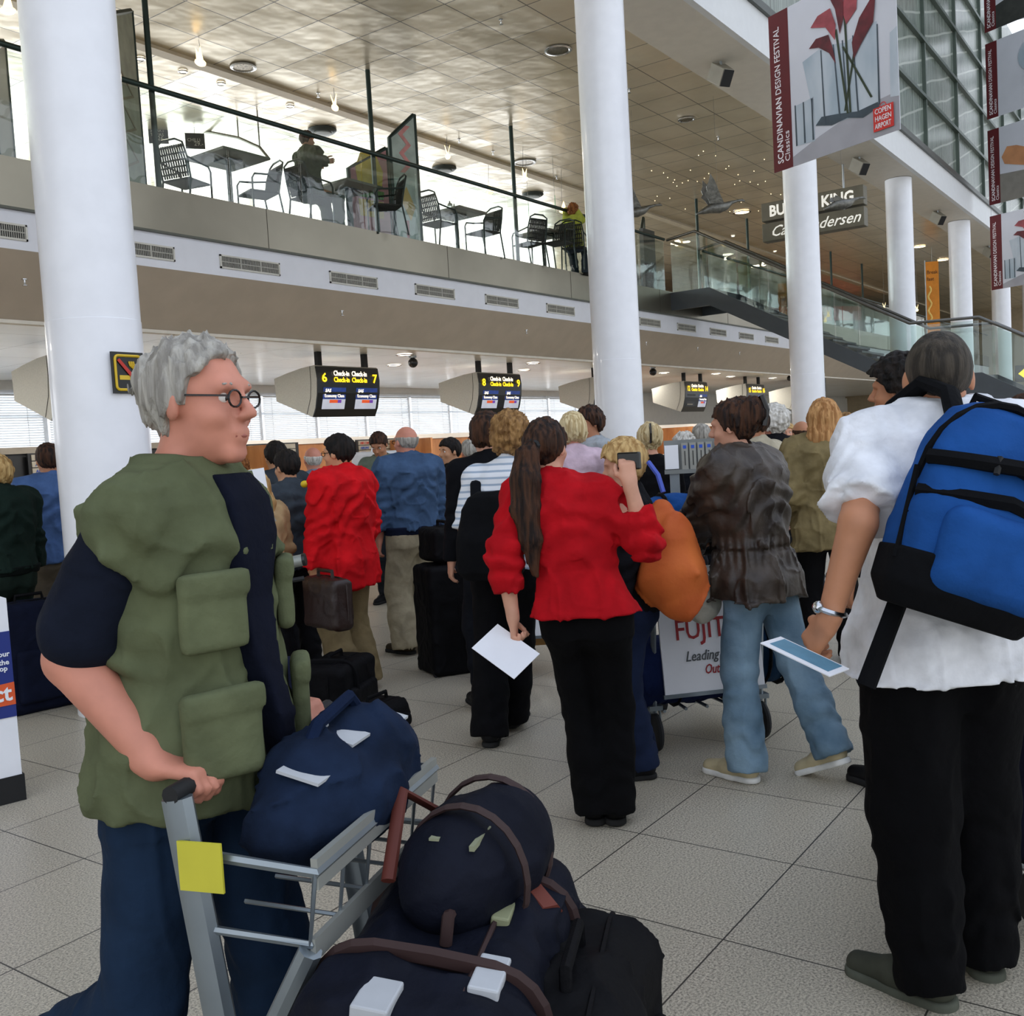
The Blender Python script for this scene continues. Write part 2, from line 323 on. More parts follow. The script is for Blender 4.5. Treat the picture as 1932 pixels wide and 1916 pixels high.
# ================================================================ FASCIA FITTINGS
vg = mat('vent_frame', '#cfcdc4', .5); vd = mat('vent_dark', '#26282a', .8); vsl = mat('vent_slat', '#a7a59c', .5)
words9 = ['behind the first white column', 'first clear one right of the near column', 'second clear one', 'third clear one', 'fourth clear one', 'just left of the second column', 'just right of the second column', 'second right of the second column', 'third right of the second column', 'fourth right of the second column', 'under the staircase', 'at the left edge of the picture']
for i, x in enumerate((7.15, 8.8, 10.70, 12.54, 14.37, 16.28, 19.95, 21.8, 23.62, 25.45, 27.3, 5.33)):
    v = empty('air_vent', (x, 10.22, 4.11), 0, 'long slotted air vent on the white band, '+words9[i], 'vent', 'air vents along the mezzanine edge')
    a = MB(); h, w = .085, .49
    a.box((-w, -.02, -h), (w, 0, -h+.02)); a.box((-w, -.02, h-.02), (w, 0, h)); a.box((-w, -.02, -h), (-w+.02, 0, h)); a.box((w-.02, -.02, -h), (w, 0, h)); a.build('frame', vg, v)
    MB().box((-w+.02, -.004, -h+.02), (w-.02, -.001, h-.02)).build('backing', vd, v)
    a = MB()
    for q in range(40): xx = -w+.03+q*.0235; a.box((xx, -.014, -h+.02), (xx+.009, -.005, h-.02))
    for q in (-.16, .16): a.box((q-.012, -.018, -h+.02), (q+.012, -.004, h-.02))
    a.box((-w+.02, -.016, -.006), (w-.02, -.006, .006))
    a.build('slats', vsl, v)
def sprinkler(p, lab):
    s_ = empty('sprinkler', p, 0, lab, 'sprinkler', 'ceiling sprinklers')
    MB().lathe([(.03, 0), (.03, -.008), (.01, -.01), (.01, -.05), (.004, -.06), (.028, -.066), (.028, -.07)], (0, 0, 0), 12).build('sprinkler_head', CHROME, s_, smooth=True)
for (px, py), w in zip(((46, 526), (645, 586), (993, 622), (1219, 645), (1316, 655), (1395, 664)), ('left of the near column', 'right of the near column', 'left of the second column', 'right of the second column', 'above the fourth monitor', 'left of the third column')):
    for y in np.arange(10.25, 10.9, .01):
        p = on(1, px, py, y)
        if p[2] <= 3.93-(y-10.22)*.64/.68: break
    sprinkler(p, 'small sprinkler on the tan bulkhead, '+w)
ORD = ['first', 'second', 'third', 'fourth', 'fifth', 'sixth', 'seventh', 'eighth', 'ninth', 'tenth', 'eleventh', 'twelfth']
for i_, (px, py) in enumerate(sorted(((945, 36), (1187, 167), (1355, 258), (600, 175), (866, 262), (1050, 332), (700, 235), (930, 285)))):
    sprinkler(on(2, px, py, 7.3), 'tiny chrome sprinkler on the metal tile ceiling, %s from the left' % ORD[i_])
def downlight(p, r, lab, m, grp, nm='downlight', rim=CHROME):
    d = empty(nm, p, 0, lab, 'ceiling light', grp)
    MB().lathe([(r, 0), (r*1.18, -.004), (r*1.18, -.014), (r, -.02), (r*.9, -.01)], (0, 0, 0), 24, caps=False).build('rim', rim, d, smooth=True)
    MB().lathe([(r*.92, -.004), (r*.92, -.008)], (0, 0, 0), 24).build('lamp', m, d)
downlight(on(2, 459, 126, 7.29), .16, 'large round chrome ceiling light above the near cafe table', mat('reflector_dim', '#8e8474', .25, .8, amt=.4, ns=30), 'ceiling lights over the cafe')
downlight(on(2, 1053, 94, 7.29), .17, 'large round ceiling light left of the second column', mat('reflector_dim2', '#6d6659', .3, .8, amt=.3, ns=30), 'ceiling lights over the cafe')
downlight(on(2, 1295, 225, 7.29), .13, 'round ceiling light right of the second column', _m['reflector_dim'], 'ceiling lights over the cafe')
downlight(on(2, 990, 306, 7.29), .2, 'round ceiling light beside the third rail post', _m['reflector_dim'], 'ceiling lights over the cafe')
for px, py, w in ((1735, 465, 'nearer one between the fourth and fifth columns'), (1779, 490, 'farther one between the fourth and fifth columns'), (1400, 400, 'by the goose with raised wings')): downlight(on(2, px, py, 7.29), .2, 'glowing round warm ceiling light, '+w, WARM, 'warm far ceiling lights')
for i_, (px, py) in enumerate(((265, 110), (345, 134), (417, 157), (547, 199), (1383, 445), (1462, 474), (1872, 548))): downlight(on(2, px, py, 7.295), .06, 'small recessed spotlight in the metal ceiling, %s from the left' % ORD[i_], COOL, 'small ceiling spotlights')
for px, py in ((608, 245), (838, 317), (1005, 366)):
    d = empty('ceiling_diffuser', on(2, px, py, 7.29), 0, {608: 'dark round air diffuser above the seated man', 838: 'dark round air diffuser above the coffee pots', 1005: 'dark round air diffuser near the second column'}[px], 'air diffuser', 'round air diffusers')
    MB().lathe([(.25, 0), (.25, -.02), (.21, -.05), (.19, -.055)], (0, 0, 0), 32).build('diffuser_ring', mat('diffuser_dark', '#3c4340', .5, .5), d, smooth=True)
    MB().lathe([(.16, -.055), (.16, -.075), (.05, -.085)], (0, 0, 0), 24).build('diffuser_cone', mat('diffuser_grey', '#808683', .5), d, smooth=True)
pl = None
for i in range(46):
    px, py = 1215+rng.rand()*270, 285+rng.rand()*120
    if pl is None:
        pl = MB().lathe([(.007, 0), (.007, -.006)], (0, 0, 0), 8).build('pin_light', WARM); tag(pl, 'tiny star-like pin light in the ceiling beyond the second column', 'ceiling light', 'pin lights scattered in the ceiling'); o = pl
    else: o = pl.copy(); col.objects.link(o)
    o.location = tuple(on(2, px, py, 7.299))
# speakers under the edge beam
for i, (x, w) in enumerate(((14.65, 'above and left of the big banner'), (21.8, 'just right of the big banner'), (28.96, 'right of the fourth column'), (36.3, 'beside the far banners'), (43.5, 'farthest along the beam'))):
    s_ = empty('ceiling_speaker', (x, 6.1, 7.2), math.radians(238), 'grey box loudspeaker under the beam, '+w, 'speaker', 'loudspeakers under the edge beam')
    MB().tube([(0, 0, 0), (0, 0, -.12)], .02).build('bracket', ALU, s_)
    M = Matrix.Translation((0, 0, -.2)) @ Matrix.Rotation(math.radians(35), 4, 'Y')
    MB().prism([(-.16, -.13), (.16, -.09), (.16, .09), (-.16, .13)], M @ Matrix.Translation((0, 0, -.13)), .26).build('cabinet', mat('speaker_grey', '#8f8b7e', .6), s_, bevel=.01)
    MB().prism([(.165, -.085), (.18, -.085), (.18, .085), (.165, .085)], M @ Matrix.Translation((0, 0, -.12)), .24).build('grille', BLACKM, s_)

# ================================================================ CHECK-IN MONITORS
YEL = mat('led_yellow', '#ffd21c', .5, emit=1.6, amt=.02); LWH = mat('led_white', '#fff1d8', .5, emit=1.4, amt=.02)
SBLUE = mat('screen_blue', '#1b3576', .3, emit=.55, amt=.3, ns=8); SWH = mat('screen_white', '#b9bcc8', .3, emit=.55, amt=.05); SOR = mat('screen_orange', '#e2592a', .3, emit=.5); SPU = mat('screen_purple', '#6a3aa0', .3, emit=.5)
SDK = mat('screen_dark', '#15171c', .25, emit=.2)
prof = [(0, 3.05), (.03, 3.07), (.35, 3.045), (.7, 2.99), (1.0, 2.93), (.98, 2.55), (.14, 2.235), (.06, 2.38), (.0, 2.62), (-.02, 2.85)]  # (depth, height) side outline
def monitor(x, a, b, lab, dark=False, blank=False):
    e = empty('checkin_monitor', (x, 11.9, 0), 0, lab, 'monitor', 'check-in monitors over the desks')
    hw = .73
    Mx = Matrix(((0, 0, 1, -hw), (1, 0, 0, 0), (0, 1, 0, 0), (0, 0, 0, 1)))
    MB().prism([(d, z) for d, z in prof], Mx, 2*hw).build('housing', SIGNG, e)
    seam = MB()
    seam.tube([(-hw-.002, .13+d, z) for d, z in ((0, 3.06), (0, 2.8), (.03, 2.55), (.14, 2.29))], .004, 6); seam.build('side_seam', BLACKM, e)
    fp = [(-.02, 2.85), (.0, 2.62), (.06, 2.38), (.14, 2.235)]
    fr = MB(); pts = [(-.004, 3.05)]+[(d-.012, z) for d, z in fp]
    for (d1, z1), (d2, z2) in zip(pts[:-1], pts[1:]): fr.add([(-hw, d1, z1), (hw, d1, z1), (hw, d2, z2), (-hw, d2, z2), (-hw, d1+.02, z1), (hw, d1+.02, z1), (hw, d2+.02, z2), (-hw, d2+.02, z2)], [(0, 1, 2, 3), (0, 3, 7, 4), (1, 2, 6, 5), (0, 1, 5, 4), (3, 2, 6, 7)])
    fr.build('black_front', BLACK, e)
    for s in (-.62, .46):
        MB().box((s, .05, 3.04), (s+.09, .13, 3.298)).build('bracket', BLACKM, e)
    MF = frame((0, -.035, 0), (1, 0, 0), (0, 0, 1))
    def T(s_, x_, z_, size, m, w=None, **k): lettering(s_, size, m, Matrix.Translation((x_, -.045 if z_ > 2.7 else -.02, z_)) @ Matrix.Rotation(PI/2, 4, 'X'), e, width=w, **k)
    if a:
        T(a, -.65, 2.80, .20, YEL, .11 if len(a) == 1 else .14, bold=.02); T(b, .54 if len(b) == 1 else .5, 2.80, .20, YEL, .11 if len(b) == 1 else .16, bold=.02)
        for xx in (-.38, .04):
            T('Check-in', xx, 2.905, .115, LWH, .36, bold=.025); T('Check-in', xx, 2.80, .115, YEL, .36, bold=.025)
    for xx in (-.61, .15):
        sw = .52
        def P(d, z, u): return (xx+u*sw, d, z)
        def quad(z0, z1, u0, u1, m, nm, off=0):
            yy = lambda z: np.interp(z, [2.235, 2.38, 2.62, 2.85], [.128, .048, -.012, -.032])-.006-off
            MB().add([P(yy(z0), z0, u0), P(yy(z0), z0, u1), P(yy(z1), z1, u1), P(yy(z1), z1, u0)], [(0, 1, 2, 3)]).build(nm, m, e)
        if dark and xx < 0: quad(2.38, 2.71, 0, 1, SDK, 'screen'); quad(2.42, 2.45, .1, .8, mat('screen_dimtext', '#7c7466', .5, emit=.3), 'screen_text', .002); continue
        quad(2.52, 2.71, 0, 1, SBLUE, 'screen'); quad(2.36, 2.52, 0, 1, SWH, 'screen'); quad(2.46, 2.51, .3, .66, SOR, 'screen_logo', .002); quad(2.46, 2.51, .66, .82, SPU, 'screen_logo', .002)
        T('SAS', xx+.04, 2.635, .08, LWH, .14, shear=.3, bold=.02); T('Economy Class', xx+.02, 2.55, .075, LWH, .44)
    return e
monitor(7.7, '', '', 'grey check-in monitor half hidden behind the near white column')
monitor(12.17, '6', '7', 'check-in monitor numbered 6 and 7')
monitor(16.5, '8', '9', 'check-in monitor numbered 8 and 9')
monitor(21.0, '', '', 'grey check-in monitor hidden behind the second column')
monitor(25.83, '12', '14', 'check-in monitor numbered 12 and 14', True)
monitor(30.2, '15', '16', 'check-in monitor numbered 15 and 16', True)
monitor(34.7, '', '', 'grey check-in monitor behind the third column')
monitor(3.3, '', '', 'grey check-in monitor beyond the left edge')
for (px, py), w in (((779, 682), 'between the 6-7 and 8-9 monitors'), ((1232, 700), 'right of the second column'), ((1490, 712), 'left of the third column')):
    p = on(2, px, py, 3.2); d = empty('security_camera', (p[0], p[1], 3.3), 0, 'dark dome camera on the low ceiling, '+w, 'camera', 'dome cameras')
    MB().lathe([(.07, 0), (.07, -.03), (.03, -.04), (.03, -.06)], (0, 0, 0), 16).build('mount', ALU, d, smooth=True)
    MB().ell((0, 0, -.12), (.09, .09, .09)).build('dome', BLACK, d, smooth=True)
for i_, (x, y) in enumerate(((5.5, 12), (9.6, 12.8), (13.4, 11.7), (14.8, 13.2), (17.6, 11.8), (19, 13), (22, 12), (24.5, 12.2), (27, 11.8), (29, 12.2), (32, 12))):
    downlight((x, y, 3.295), .14, 'round recessed light in the low check-in ceiling, %s from the left' % ORD[i_], COOL, 'recessed lights over check-in')
for x in np.arange(1, 34, 4.0):
    a = bpy.data.lights.new('check_in_ceiling_lamp', 'AREA'); a.energy = 85; a.size = .8; a.color = (1, .95, .87); a.shape = 'DISK'
    o = bpy.data.objects.new('check_in_ceiling_lamp', a); col.objects.link(o); o.location = (x, 13.2, 3.24)
for x in (9, 15, 21):
    a = bpy.data.lights.new('cafe_ceiling_lamp', 'AREA'); a.energy = 40; a.size = .6; a.color = (1, .85, .65); a.shape = 'DISK'
    o = bpy.data.objects.new('cafe_ceiling_lamp', a); col.objects.link(o); o.location = (x, 12.8, 7.2)
for x in (30, 37, 44):
    a = bpy.data.lights.new('warm_ceiling_lamp', 'AREA'); a.energy = 60; a.size = .4; a.color = (1, .68, .38); a.shape = 'DISK'
    o = bpy.data.objects.new('warm_ceiling_lamp', a); col.objects.link(o); o.location = (x, 12.5, 7.2)

# ================================================================ CHECK-IN DESKS
LEDGE = mat('pale_ledge', '#efe9e0', .5, amt=.02); BLK = mat('cabinet_black', '#15161a', .45); PLATE = mat('name_plate_silver', '#a39c8e', .4, .5, amt=.1)
# back wall of the desks
for i, x in enumerate(np.arange(12.2, 36, 4.4)):
    e = empty('desk_back_screen', (x, 15.2, 0), 0, 'wooden back wall of the check-in desks with pale top, '+('left end', 'behind the bald man in blue', 'behind the black-haired man', 'left of the second column', 'behind the blonde woman in black', 'farthest')[min(i, 5)], 'partition', 'wooden partitions behind the desks')
    MB().box((0, 0, 0), (4.3, .25, 1.86)).build('panel', WOOD, e)
    MB().box((-.02, -.03, 1.86), (4.33, .6, 1.97)).build('top_ledge', LEDGE, e)
    MB().box((0, -1.3, 0), (.06, 0, 1.86)).build('side_panel', WOOD, e)
e = empty('desk_back_screen', (-6, 15.2, 0), 0, 'dark metal back wall with airline name plates behind the near column', 'partition', 'wooden partitions behind the desks')
MB().box((0, 0, 0), (18.1, .25, 1.9)).build('panel', BLK, e); MB().box((0, -.04, 1.9), (18.1, .4, 2.0)).build('top_ledge', mat('ledge_steel', '#8e867a', .4, .6), e)
RED = mat('print_red', '#b3392c', .6); BLU = mat('print_blue', '#2c4a9c', .6); INK = mat('print_black', '#15161a', .6)
TXT = {(0, 3): ('AIR CANADA', RED), (1, 3): ('STAR', RED), (0, 2): ('AIRLINE', BLU), (1, 2): ('Swiss', RED), (0, 1): ('ANA', BLU), (1, 1): ('Lufthansa', INK), (0, 0): ('', INK), (1, 0): ('MEXICANA', INK)}
for bx, bw in ((14.35, 'left of the near column'), (18.6, 'right of the striding man\'s head'), (21.6, 'behind the black-haired man')):
    e = empty('airline_board', (bx-6, 15.13, 0), 0, 'board of silver airline name plates '+bw, 'sign', 'airline name plate boards')
    MB().box((-.05, -.03, 1.45), (1.3, 0, 1.9)).build('board', BLK, e)
    for c_ in range(2):
        for r_ in range(4):
            pl_ = MB().box((.0+c_*.62, -.05, 1.47+r_*.105), (.58+c_*.62, -.03, 1.56+r_*.105)).build('name_plate', PLATE, e)
            t_, m_ = TXT[(c_, r_)]
            if t_: lettering(t_, .075, m_, Matrix.Translation((.05+c_*.62, -.055, 1.485+r_*.105)) @ Matrix.Rotation(PI/2, 4, 'X'), pl_, bold=.01)
# counters
for i, x in enumerate(np.arange(3.4, 34, 4.4)):
    e = empty('checkin_desk', (x, 12.6, 0), 0, 'wood-fronted check-in desk with pale top under the monitors, number %s from the left' % ('one', 'two', 'three', 'four', 'five', 'six', 'seven')[i], 'desk', 'check-in desks')
    MB().box((0, 0, .12), (2.9, .7, 1.02)).build('body', WOOD, e); MB().box((.03, .03, 0), (2.87, .67, .12)).build('plinth', BLK, e); MB().box((-.03, -.05, 1.02), (2.93, .75, 1.07)).build('worktop', LEDGE, e, bevel=.008)
    MB().box((.7, .0, 1.07), (.76, .5, 1.35)).build('divider', WOOD, e)
    t = empty('desk_computer', (x+1.5, 13.0, 1.07), math.radians(200), 'dark flat computer screen on desk %s' % ('one', 'two', 'three', 'four', 'five', 'six', 'seven')[i], 'computer', 'desk computers')
    MB().lathe([(.11, 0), (.11, .015), (.03, .03), (.025, .2)], (0, 0, 0), 16).build('stand', BLACKM, t, smooth=True)
    MB().box((-.22, -.02, .15), (.22, .02, .48)).build('screen_case', mat('case_navy', '#161c34', .5), t, bevel=.006); MB().box((-.2, .02, .17), (.2, .023, .46)).build('screen', SDK, t)
p = W(712, 860, 13.4); e = empty('printer', (p[0], p[1], 0), math.radians(12), 'white desktop printer on a tall wooden stand beside the uniformed man', 'printer')
MB().box((-.33, -.22, 1.42), (.33, .22, 1.62)).build('case', mat('printer_white', '#dcdee2', .5), e, bevel=.04); MB().tube([(-.14, 0, 1.61), (-.1, 0, 1.68), (.1, 0, 1.68), (.14, 0, 1.61)], .014).build('handle', PAPER, e); MB().box((-.22, -.225, 1.49), (-.19, -.219, 1.55)).build('slot', INK, e)
MB().box((-.36, -.25, 0), (.36, .25, 1.38)).build('stand', WOOD, e); MB().box((-.38, -.27, 1.38), (.38, .27, 1.42)).build('stand_top', BLACKM, e)
# dark kiosk at the left
p = W(45, 960, 9.4); e = empty('self_service_kiosk', (p[0], p[1], 0), math.radians(-12), 'dark metal cabinet with slotted drawers and an orange light beside the near column', 'kiosk')
MB().box((-.75, -.3, 0), (.0, .3, 1.52)).build('side_cabinet', mat('kiosk_grey', '#3b3b3e', .35, .6), e); MB().box((.02, -.32, 0), (.75, .3, 1.55)).build('front_cabinet', BLACK, e)
a = MB()
for q in range(9): a.box((.08, -.335, 1.25-q*.07), (.36, -.32, 1.29-q*.07))
a.build('slots', mat('slot_grey', '#77716a', .4, .5), e); MB().box((.1, -.33, 1.36), (.45, -.32, 1.5)).build('display', mat('kiosk_display', '#4b5a50', .3, .3), e); 
MB().lathe([(.0, 0), (.16, 0), (.16, .06), (.14, .08), (0, .08)], (-.3, 0, 1.52), 20).build('beacon', mat('beacon_orange', '#f0512e', .3, emit=.6), e)
# grey tall cabinets further back
# ================================================================ PILLAR SIGNS
def nosmoke(M, s, lab):
    e = empty('no_smoking_sign', (0, 0, 0), 0, lab, 'sign', 'no-smoking signs'); h = s/2
    def L(n_, poly, m, z, t=.002): return MB().prism([(x*h, y*h) for x, y in poly], M @ Matrix.Translation((0, 0, z)), t).build(n_, m, e)
    L('plate', [(-1, -1.12), (1, -1.12), (1, 1.12), (-1, 1.12)], mat('sign_black', '#0d0f0e', .4), 0, .015)
    y_ = mat('sign_yellow', '#d8b52a', .5); b = MB()
    pts = []
    for cx_, cy_, a0 in ((.62, .72, 0), (-.62, .72, 90), (-.62, -.72, 180), (.62, -.72, 270)):
        for q in range(5): a_ = math.radians(a0+q*22.5); pts.append((cx_+.2*math.cos(a_), cy_+.2*math.sin(a_)))
    b.tube([tuple((M @ Vector((x*h, y*h, .016)))) for x, y in pts], .012*s/.3, 6, closed=True); b.build('border', y_, e)
    L('cigarette', [(-.6, -.38), (.3, -.38), (.3, -.14), (-.6, -.14)], y_, .016); L('ember', [(.4, -.38), (.62, -.38), (.62, -.14), (.4, -.14)], y_, .016)
    b = MB()
    for o_ in (0, .13, .26): b.tube([tuple(M @ Vector(((x+o_)*h, y*h, .018))) for x, y in ((.05, .62), (.1, .4), (.3, .25), (.32, .02))], .009*s/.3, 5)
    b.build('smoke', y_, e)
    L('slash', [(-.72, .66), (-.56, .76), (.72, -.6), (.56, -.74)], mat('sign_red', '#c22a1c', .5), .021)
nrm = Vector((1.95-3.82+1.3, -5.0, 0)); a_ = math.radians(-87)
c0 = Vector((3.82+.3*math.cos(a_), 6+.3*math.sin(a_), 2.20)); up = Vector((0, 0, 1)); nn = Vector((math.cos(a_), math.sin(a_), 0)); rt = up.cross(nn)
nosmoke(frame(c0, rt, up), .235, 'black and yellow no-smoking sign on the near white column')
a_ = math.radians(-30); nn = Vector((math.cos(a_), math.sin(a_), 0)); nosmoke(frame((17.72+.3*math.cos(a_), 6+.3*math.sin(a_), 2.35), up.cross(nn), up), .22, 'no-smoking sign seen edge-on on the third column')

# ================================================================ RAILING, POSTS, STAIR
e = empty('mezzanine_railing', (0, 10.25, MEZ), 0, 'glass balustrade with dark green handrail along the mezzanine edge', 'railing')
MB().tube([(-14, 0, 1.2), (20.9, 0, 1.2)], .032, 10).build('handrail', DARKG, e, smooth=True)
MB().tube([(23, 0, 1.2), (60, 0, 1.2)], .032, 10).build('handrail', DARKG, e, smooth=True)
for i in range(17):
    x = -.0+1.227*i*1.0; 
    if x > 20: continue
    MB().box((x+.012, -.006, .0), (x+1.215, .006, 1.14)).build('glass_panel', BALG, e)
for i in range(8): MB().box((23+3.68*i, -.006, 0), (26.6+3.68*i, .006, 1.14)).build('glass_panel', BALG, e)
for i, x in enumerate((.2, 3.9, 7.58, 11.40, 15.1, 18.78, 22.9, 26.1, 29.7, 33.2, 36.7)):
    MB().tube([(x, 10.322, MEZ+.0), (x, 10.322, 7.3)], .036, 10).build('railing_post', DARKG, smooth=True, label='tall dark green post from balcony edge to ceiling, %s' % ('beyond the left edge', 'left of the near column', 'by the first cafe chair', 'by the pink menu board', 'by the fourth cafe table', 'behind the second column', 'by the stair head', 'behind the stair glass', 'behind the third column', 'first right of the third column', 'second right of the third column')[i], cat='post', group='posts along the mezzanine edge')
# staircase
e = empty('staircase', (21, 0, 0), 0, 'grey steel staircase with glass sides and steel handrails', 'staircase')
top = [(10.2, 4.85), (9.25, 4.85), (5.05, 2.52), (3.72, 2.47), (-.3, .22)]
rail = [(10.25, 6.05), (9.55, 6.14), (5.02, 3.56), (3.75, 3.53), (-.2, 1.3)]
for xo in (0, 1.7):
    under = [(y, z-.4) for y, z in top[:2]]+[(4.9, 2.12), (3.75, 2.05), (-.3, -.0)]
    Mx = Matrix(((0, 0, 1, xo), (1, 0, 0, 0), (0, 1, 0, 0), (0, 0, 0, 1)))
    MB().prism(top+under[::-1], Mx, .06).build('stringer', STRING, e)
    MB().tube([(xo+.03, y, z) for y, z in rail], .032, 10).build('handrail', RAILM, e, smooth=True)
    for (y0, z0, r0), (y1, z1, r1) in (((10.15, 4.85, 6.0), (9.3, 4.85, 6.05)), ((9.25, 4.8, 5.98), (7.9, 4.05, 5.15)), ((7.88, 4.04, 5.14), (6.5, 3.28, 4.35)), ((6.48, 3.27, 4.34), (5.08, 2.5, 3.54)), ((5.0, 2.5, 3.5), (3.76, 2.45, 3.47)), ((3.7, 2.42, 3.45), (1.8, 1.36, 2.36)), ((1.78, 1.35, 2.35), (-.2, .25, 1.25))):
        Mx2 = Matrix(((0, 0, 1, xo+.02), (1, 0, 0, 0), (0, 1, 0, 0), (0, 0, 0, 1)))
        MB().prism([(y0, z0), (y1, z1), (y1, r1), (y0, r0)], Mx2, .012).build('glass_panel', BALG, e)
TR = mat('tread_dark', '#2a2d30', .5)
MB().box((.06, 9.25, 4.72), (1.7, 10.2, 4.84)).build('landing', TR, e); MB().box((.06, 3.72, 2.32), (1.7, 5.05, 2.44)).build('landing', TR, e)
for (ya, za, yb, zb, n_) in ((9.2, 4.68, 5.1, 2.6, 14), (3.7, 2.3, -.2, .17, 13)):
    for i in range(n_):
        t = (i+.5)/n_; y = ya+(yb-ya)*t; z = za+(zb-za)*t; MB().box((.06, y-.15, z-.04), (1.7, y+.15, z)).build('tread', TR, e)
p = W(1287, 512, 22.3); MB().box((-.28, -.05, 0), (.28, .05, 1.45)).build('info_slab', mat('slate_panel', '#33352f', .5, amt=.25, ns=4), label='dark slate panel standing at the head of the stairs', cat='panel').location = (p[0], 10.6, MEZ)
# yellow arrow sign by the stair
p = W(1920, 705, 24); e = empty('direction_sign', p, math.radians(-60), 'dark hanging sign with a yellow arrow at the far right', 'sign')
MB().box((-.05, -.03, -.2), (1.0, .03, .2)).build('panel', BLACKM, e); MB().prism([(.0, 0), (.15, .12), (.15, .05), (.4, .05), (.4, -.05), (.15, -.05), (.15, -.12)], Matrix.Translation((0, -.032, 0)) @ Matrix.Rotation(PI/2, 4, 'X'), .004).build('arrow', YEL, e)
MB().tube([(.5, 0, .2), (.5, 0, 4.0)], .015).build('hanger', DARKG, e)

# ================================================================ HANGING SIGNS, BIRDS, BANNERS
OLV = mat('sign_box_olive', '#6c685a', .5, .3, amt=.06); OFFW = mat('sign_letter_white', '#f3f0e6', .5, emit=.5)
for nm, z0, txt_, sh, wd_, y1, lab in (('name_sign', 6.27, 'BURGER KING', 0, 1.85, 8.35, 'olive hanging sign box with bold white lettering above the stairs'), ('name_sign', 5.82, 'Cafe Andersen', .45, 1.95, 8.35, 'lower olive hanging sign box with white script lettering')):
    e = empty(nm, (22, 8.35, z0), 0, lab, 'sign', 'hanging name signs above the stairs')
    MB().box((0, -2.25, 0), (.28, 0, .40)).build('box', OLV, e, bevel=.01)
    lettering(txt_, .33, OFFW, frame((-.006, -.18, .09), (0, -1, 0), (0, 0, 1)), e, bold=.03 if not sh else .004, shear=sh, width=wd_)
    for y in (-.5, -1.8): MB().tube([(.14, y, .4), (.14, y, 1.03 if z0 > 6 else .45)], .02).build('hanger', ALU, e)
GOOSE = mat('bird_lead_metal', '#6d6c66', .38, .7, amt=.25, ns=14, bump=.5, bs=30)
def goose(p, hd, s, lab, wing=1.0):
    e = empty('bird_sculpture', p, hd, lab, 'bird sculpture', 'metal geese hanging in the hall')
    MB().tube([(-.42, 0, -.1), (-.3, 0, -.06), (-.15, 0, -.01), (.02, 0, .0), (.15, 0, .03), (.26, 0, .09), (.38, 0, .12), (.47, 0, .125), (.52, 0, .11)], [s_*1.0 for s_ in (.012, .05, .085, .1, .075, .035, .022, .026, .006)], 14).build('body', GOOSE, e, smooth=True)
    for sd in (1, -1):
        w = MB(); u = [(-.17, .05), (.1, .05), (.06, .12), (-.02, .26), (-.1, .42), (-.2, .55), (-.22, .42), (-.26, .34), (-.24, .26), (-.28, .2), (-.22, .14)]
        v0 = [Vector((x, sd*(.04+y*.35*wing), y*1.0*wing+.02)) for x, y in u]; n_ = len(v0)
        w.add([tuple(q) for q in v0]+[(q.x, q.y+.012, q.z) for q in v0], [tuple(range(n_)), tuple(range(2*n_-1, n_-1, -1))]+[(i, (i+1) % n_, n_+(i+1) % n_, n_+i) for i in range(n_)]); w.build('wing', GOOSE, e)
    MB().tube([(0, 0, .08), (0, 0, ((7.295 if p[1] > 6.6 else 7.195)-p[2])/s)], .002, 4).build('wire', RAILM, e)
    e.scale = (s, s, s)
goose(W(1355, 392, 17), math.radians(-48), .92, 'metal goose sculpture with raised wings between the second and third columns')
goose(W(1200, 400, 17.5), math.radians(-48), .92, 'metal goose sculpture partly hidden behind the second column')
goose(W(1590, 385, 19), math.radians(-42), .95, 'metal goose sculpture gliding in front of the hanging signs', .25)

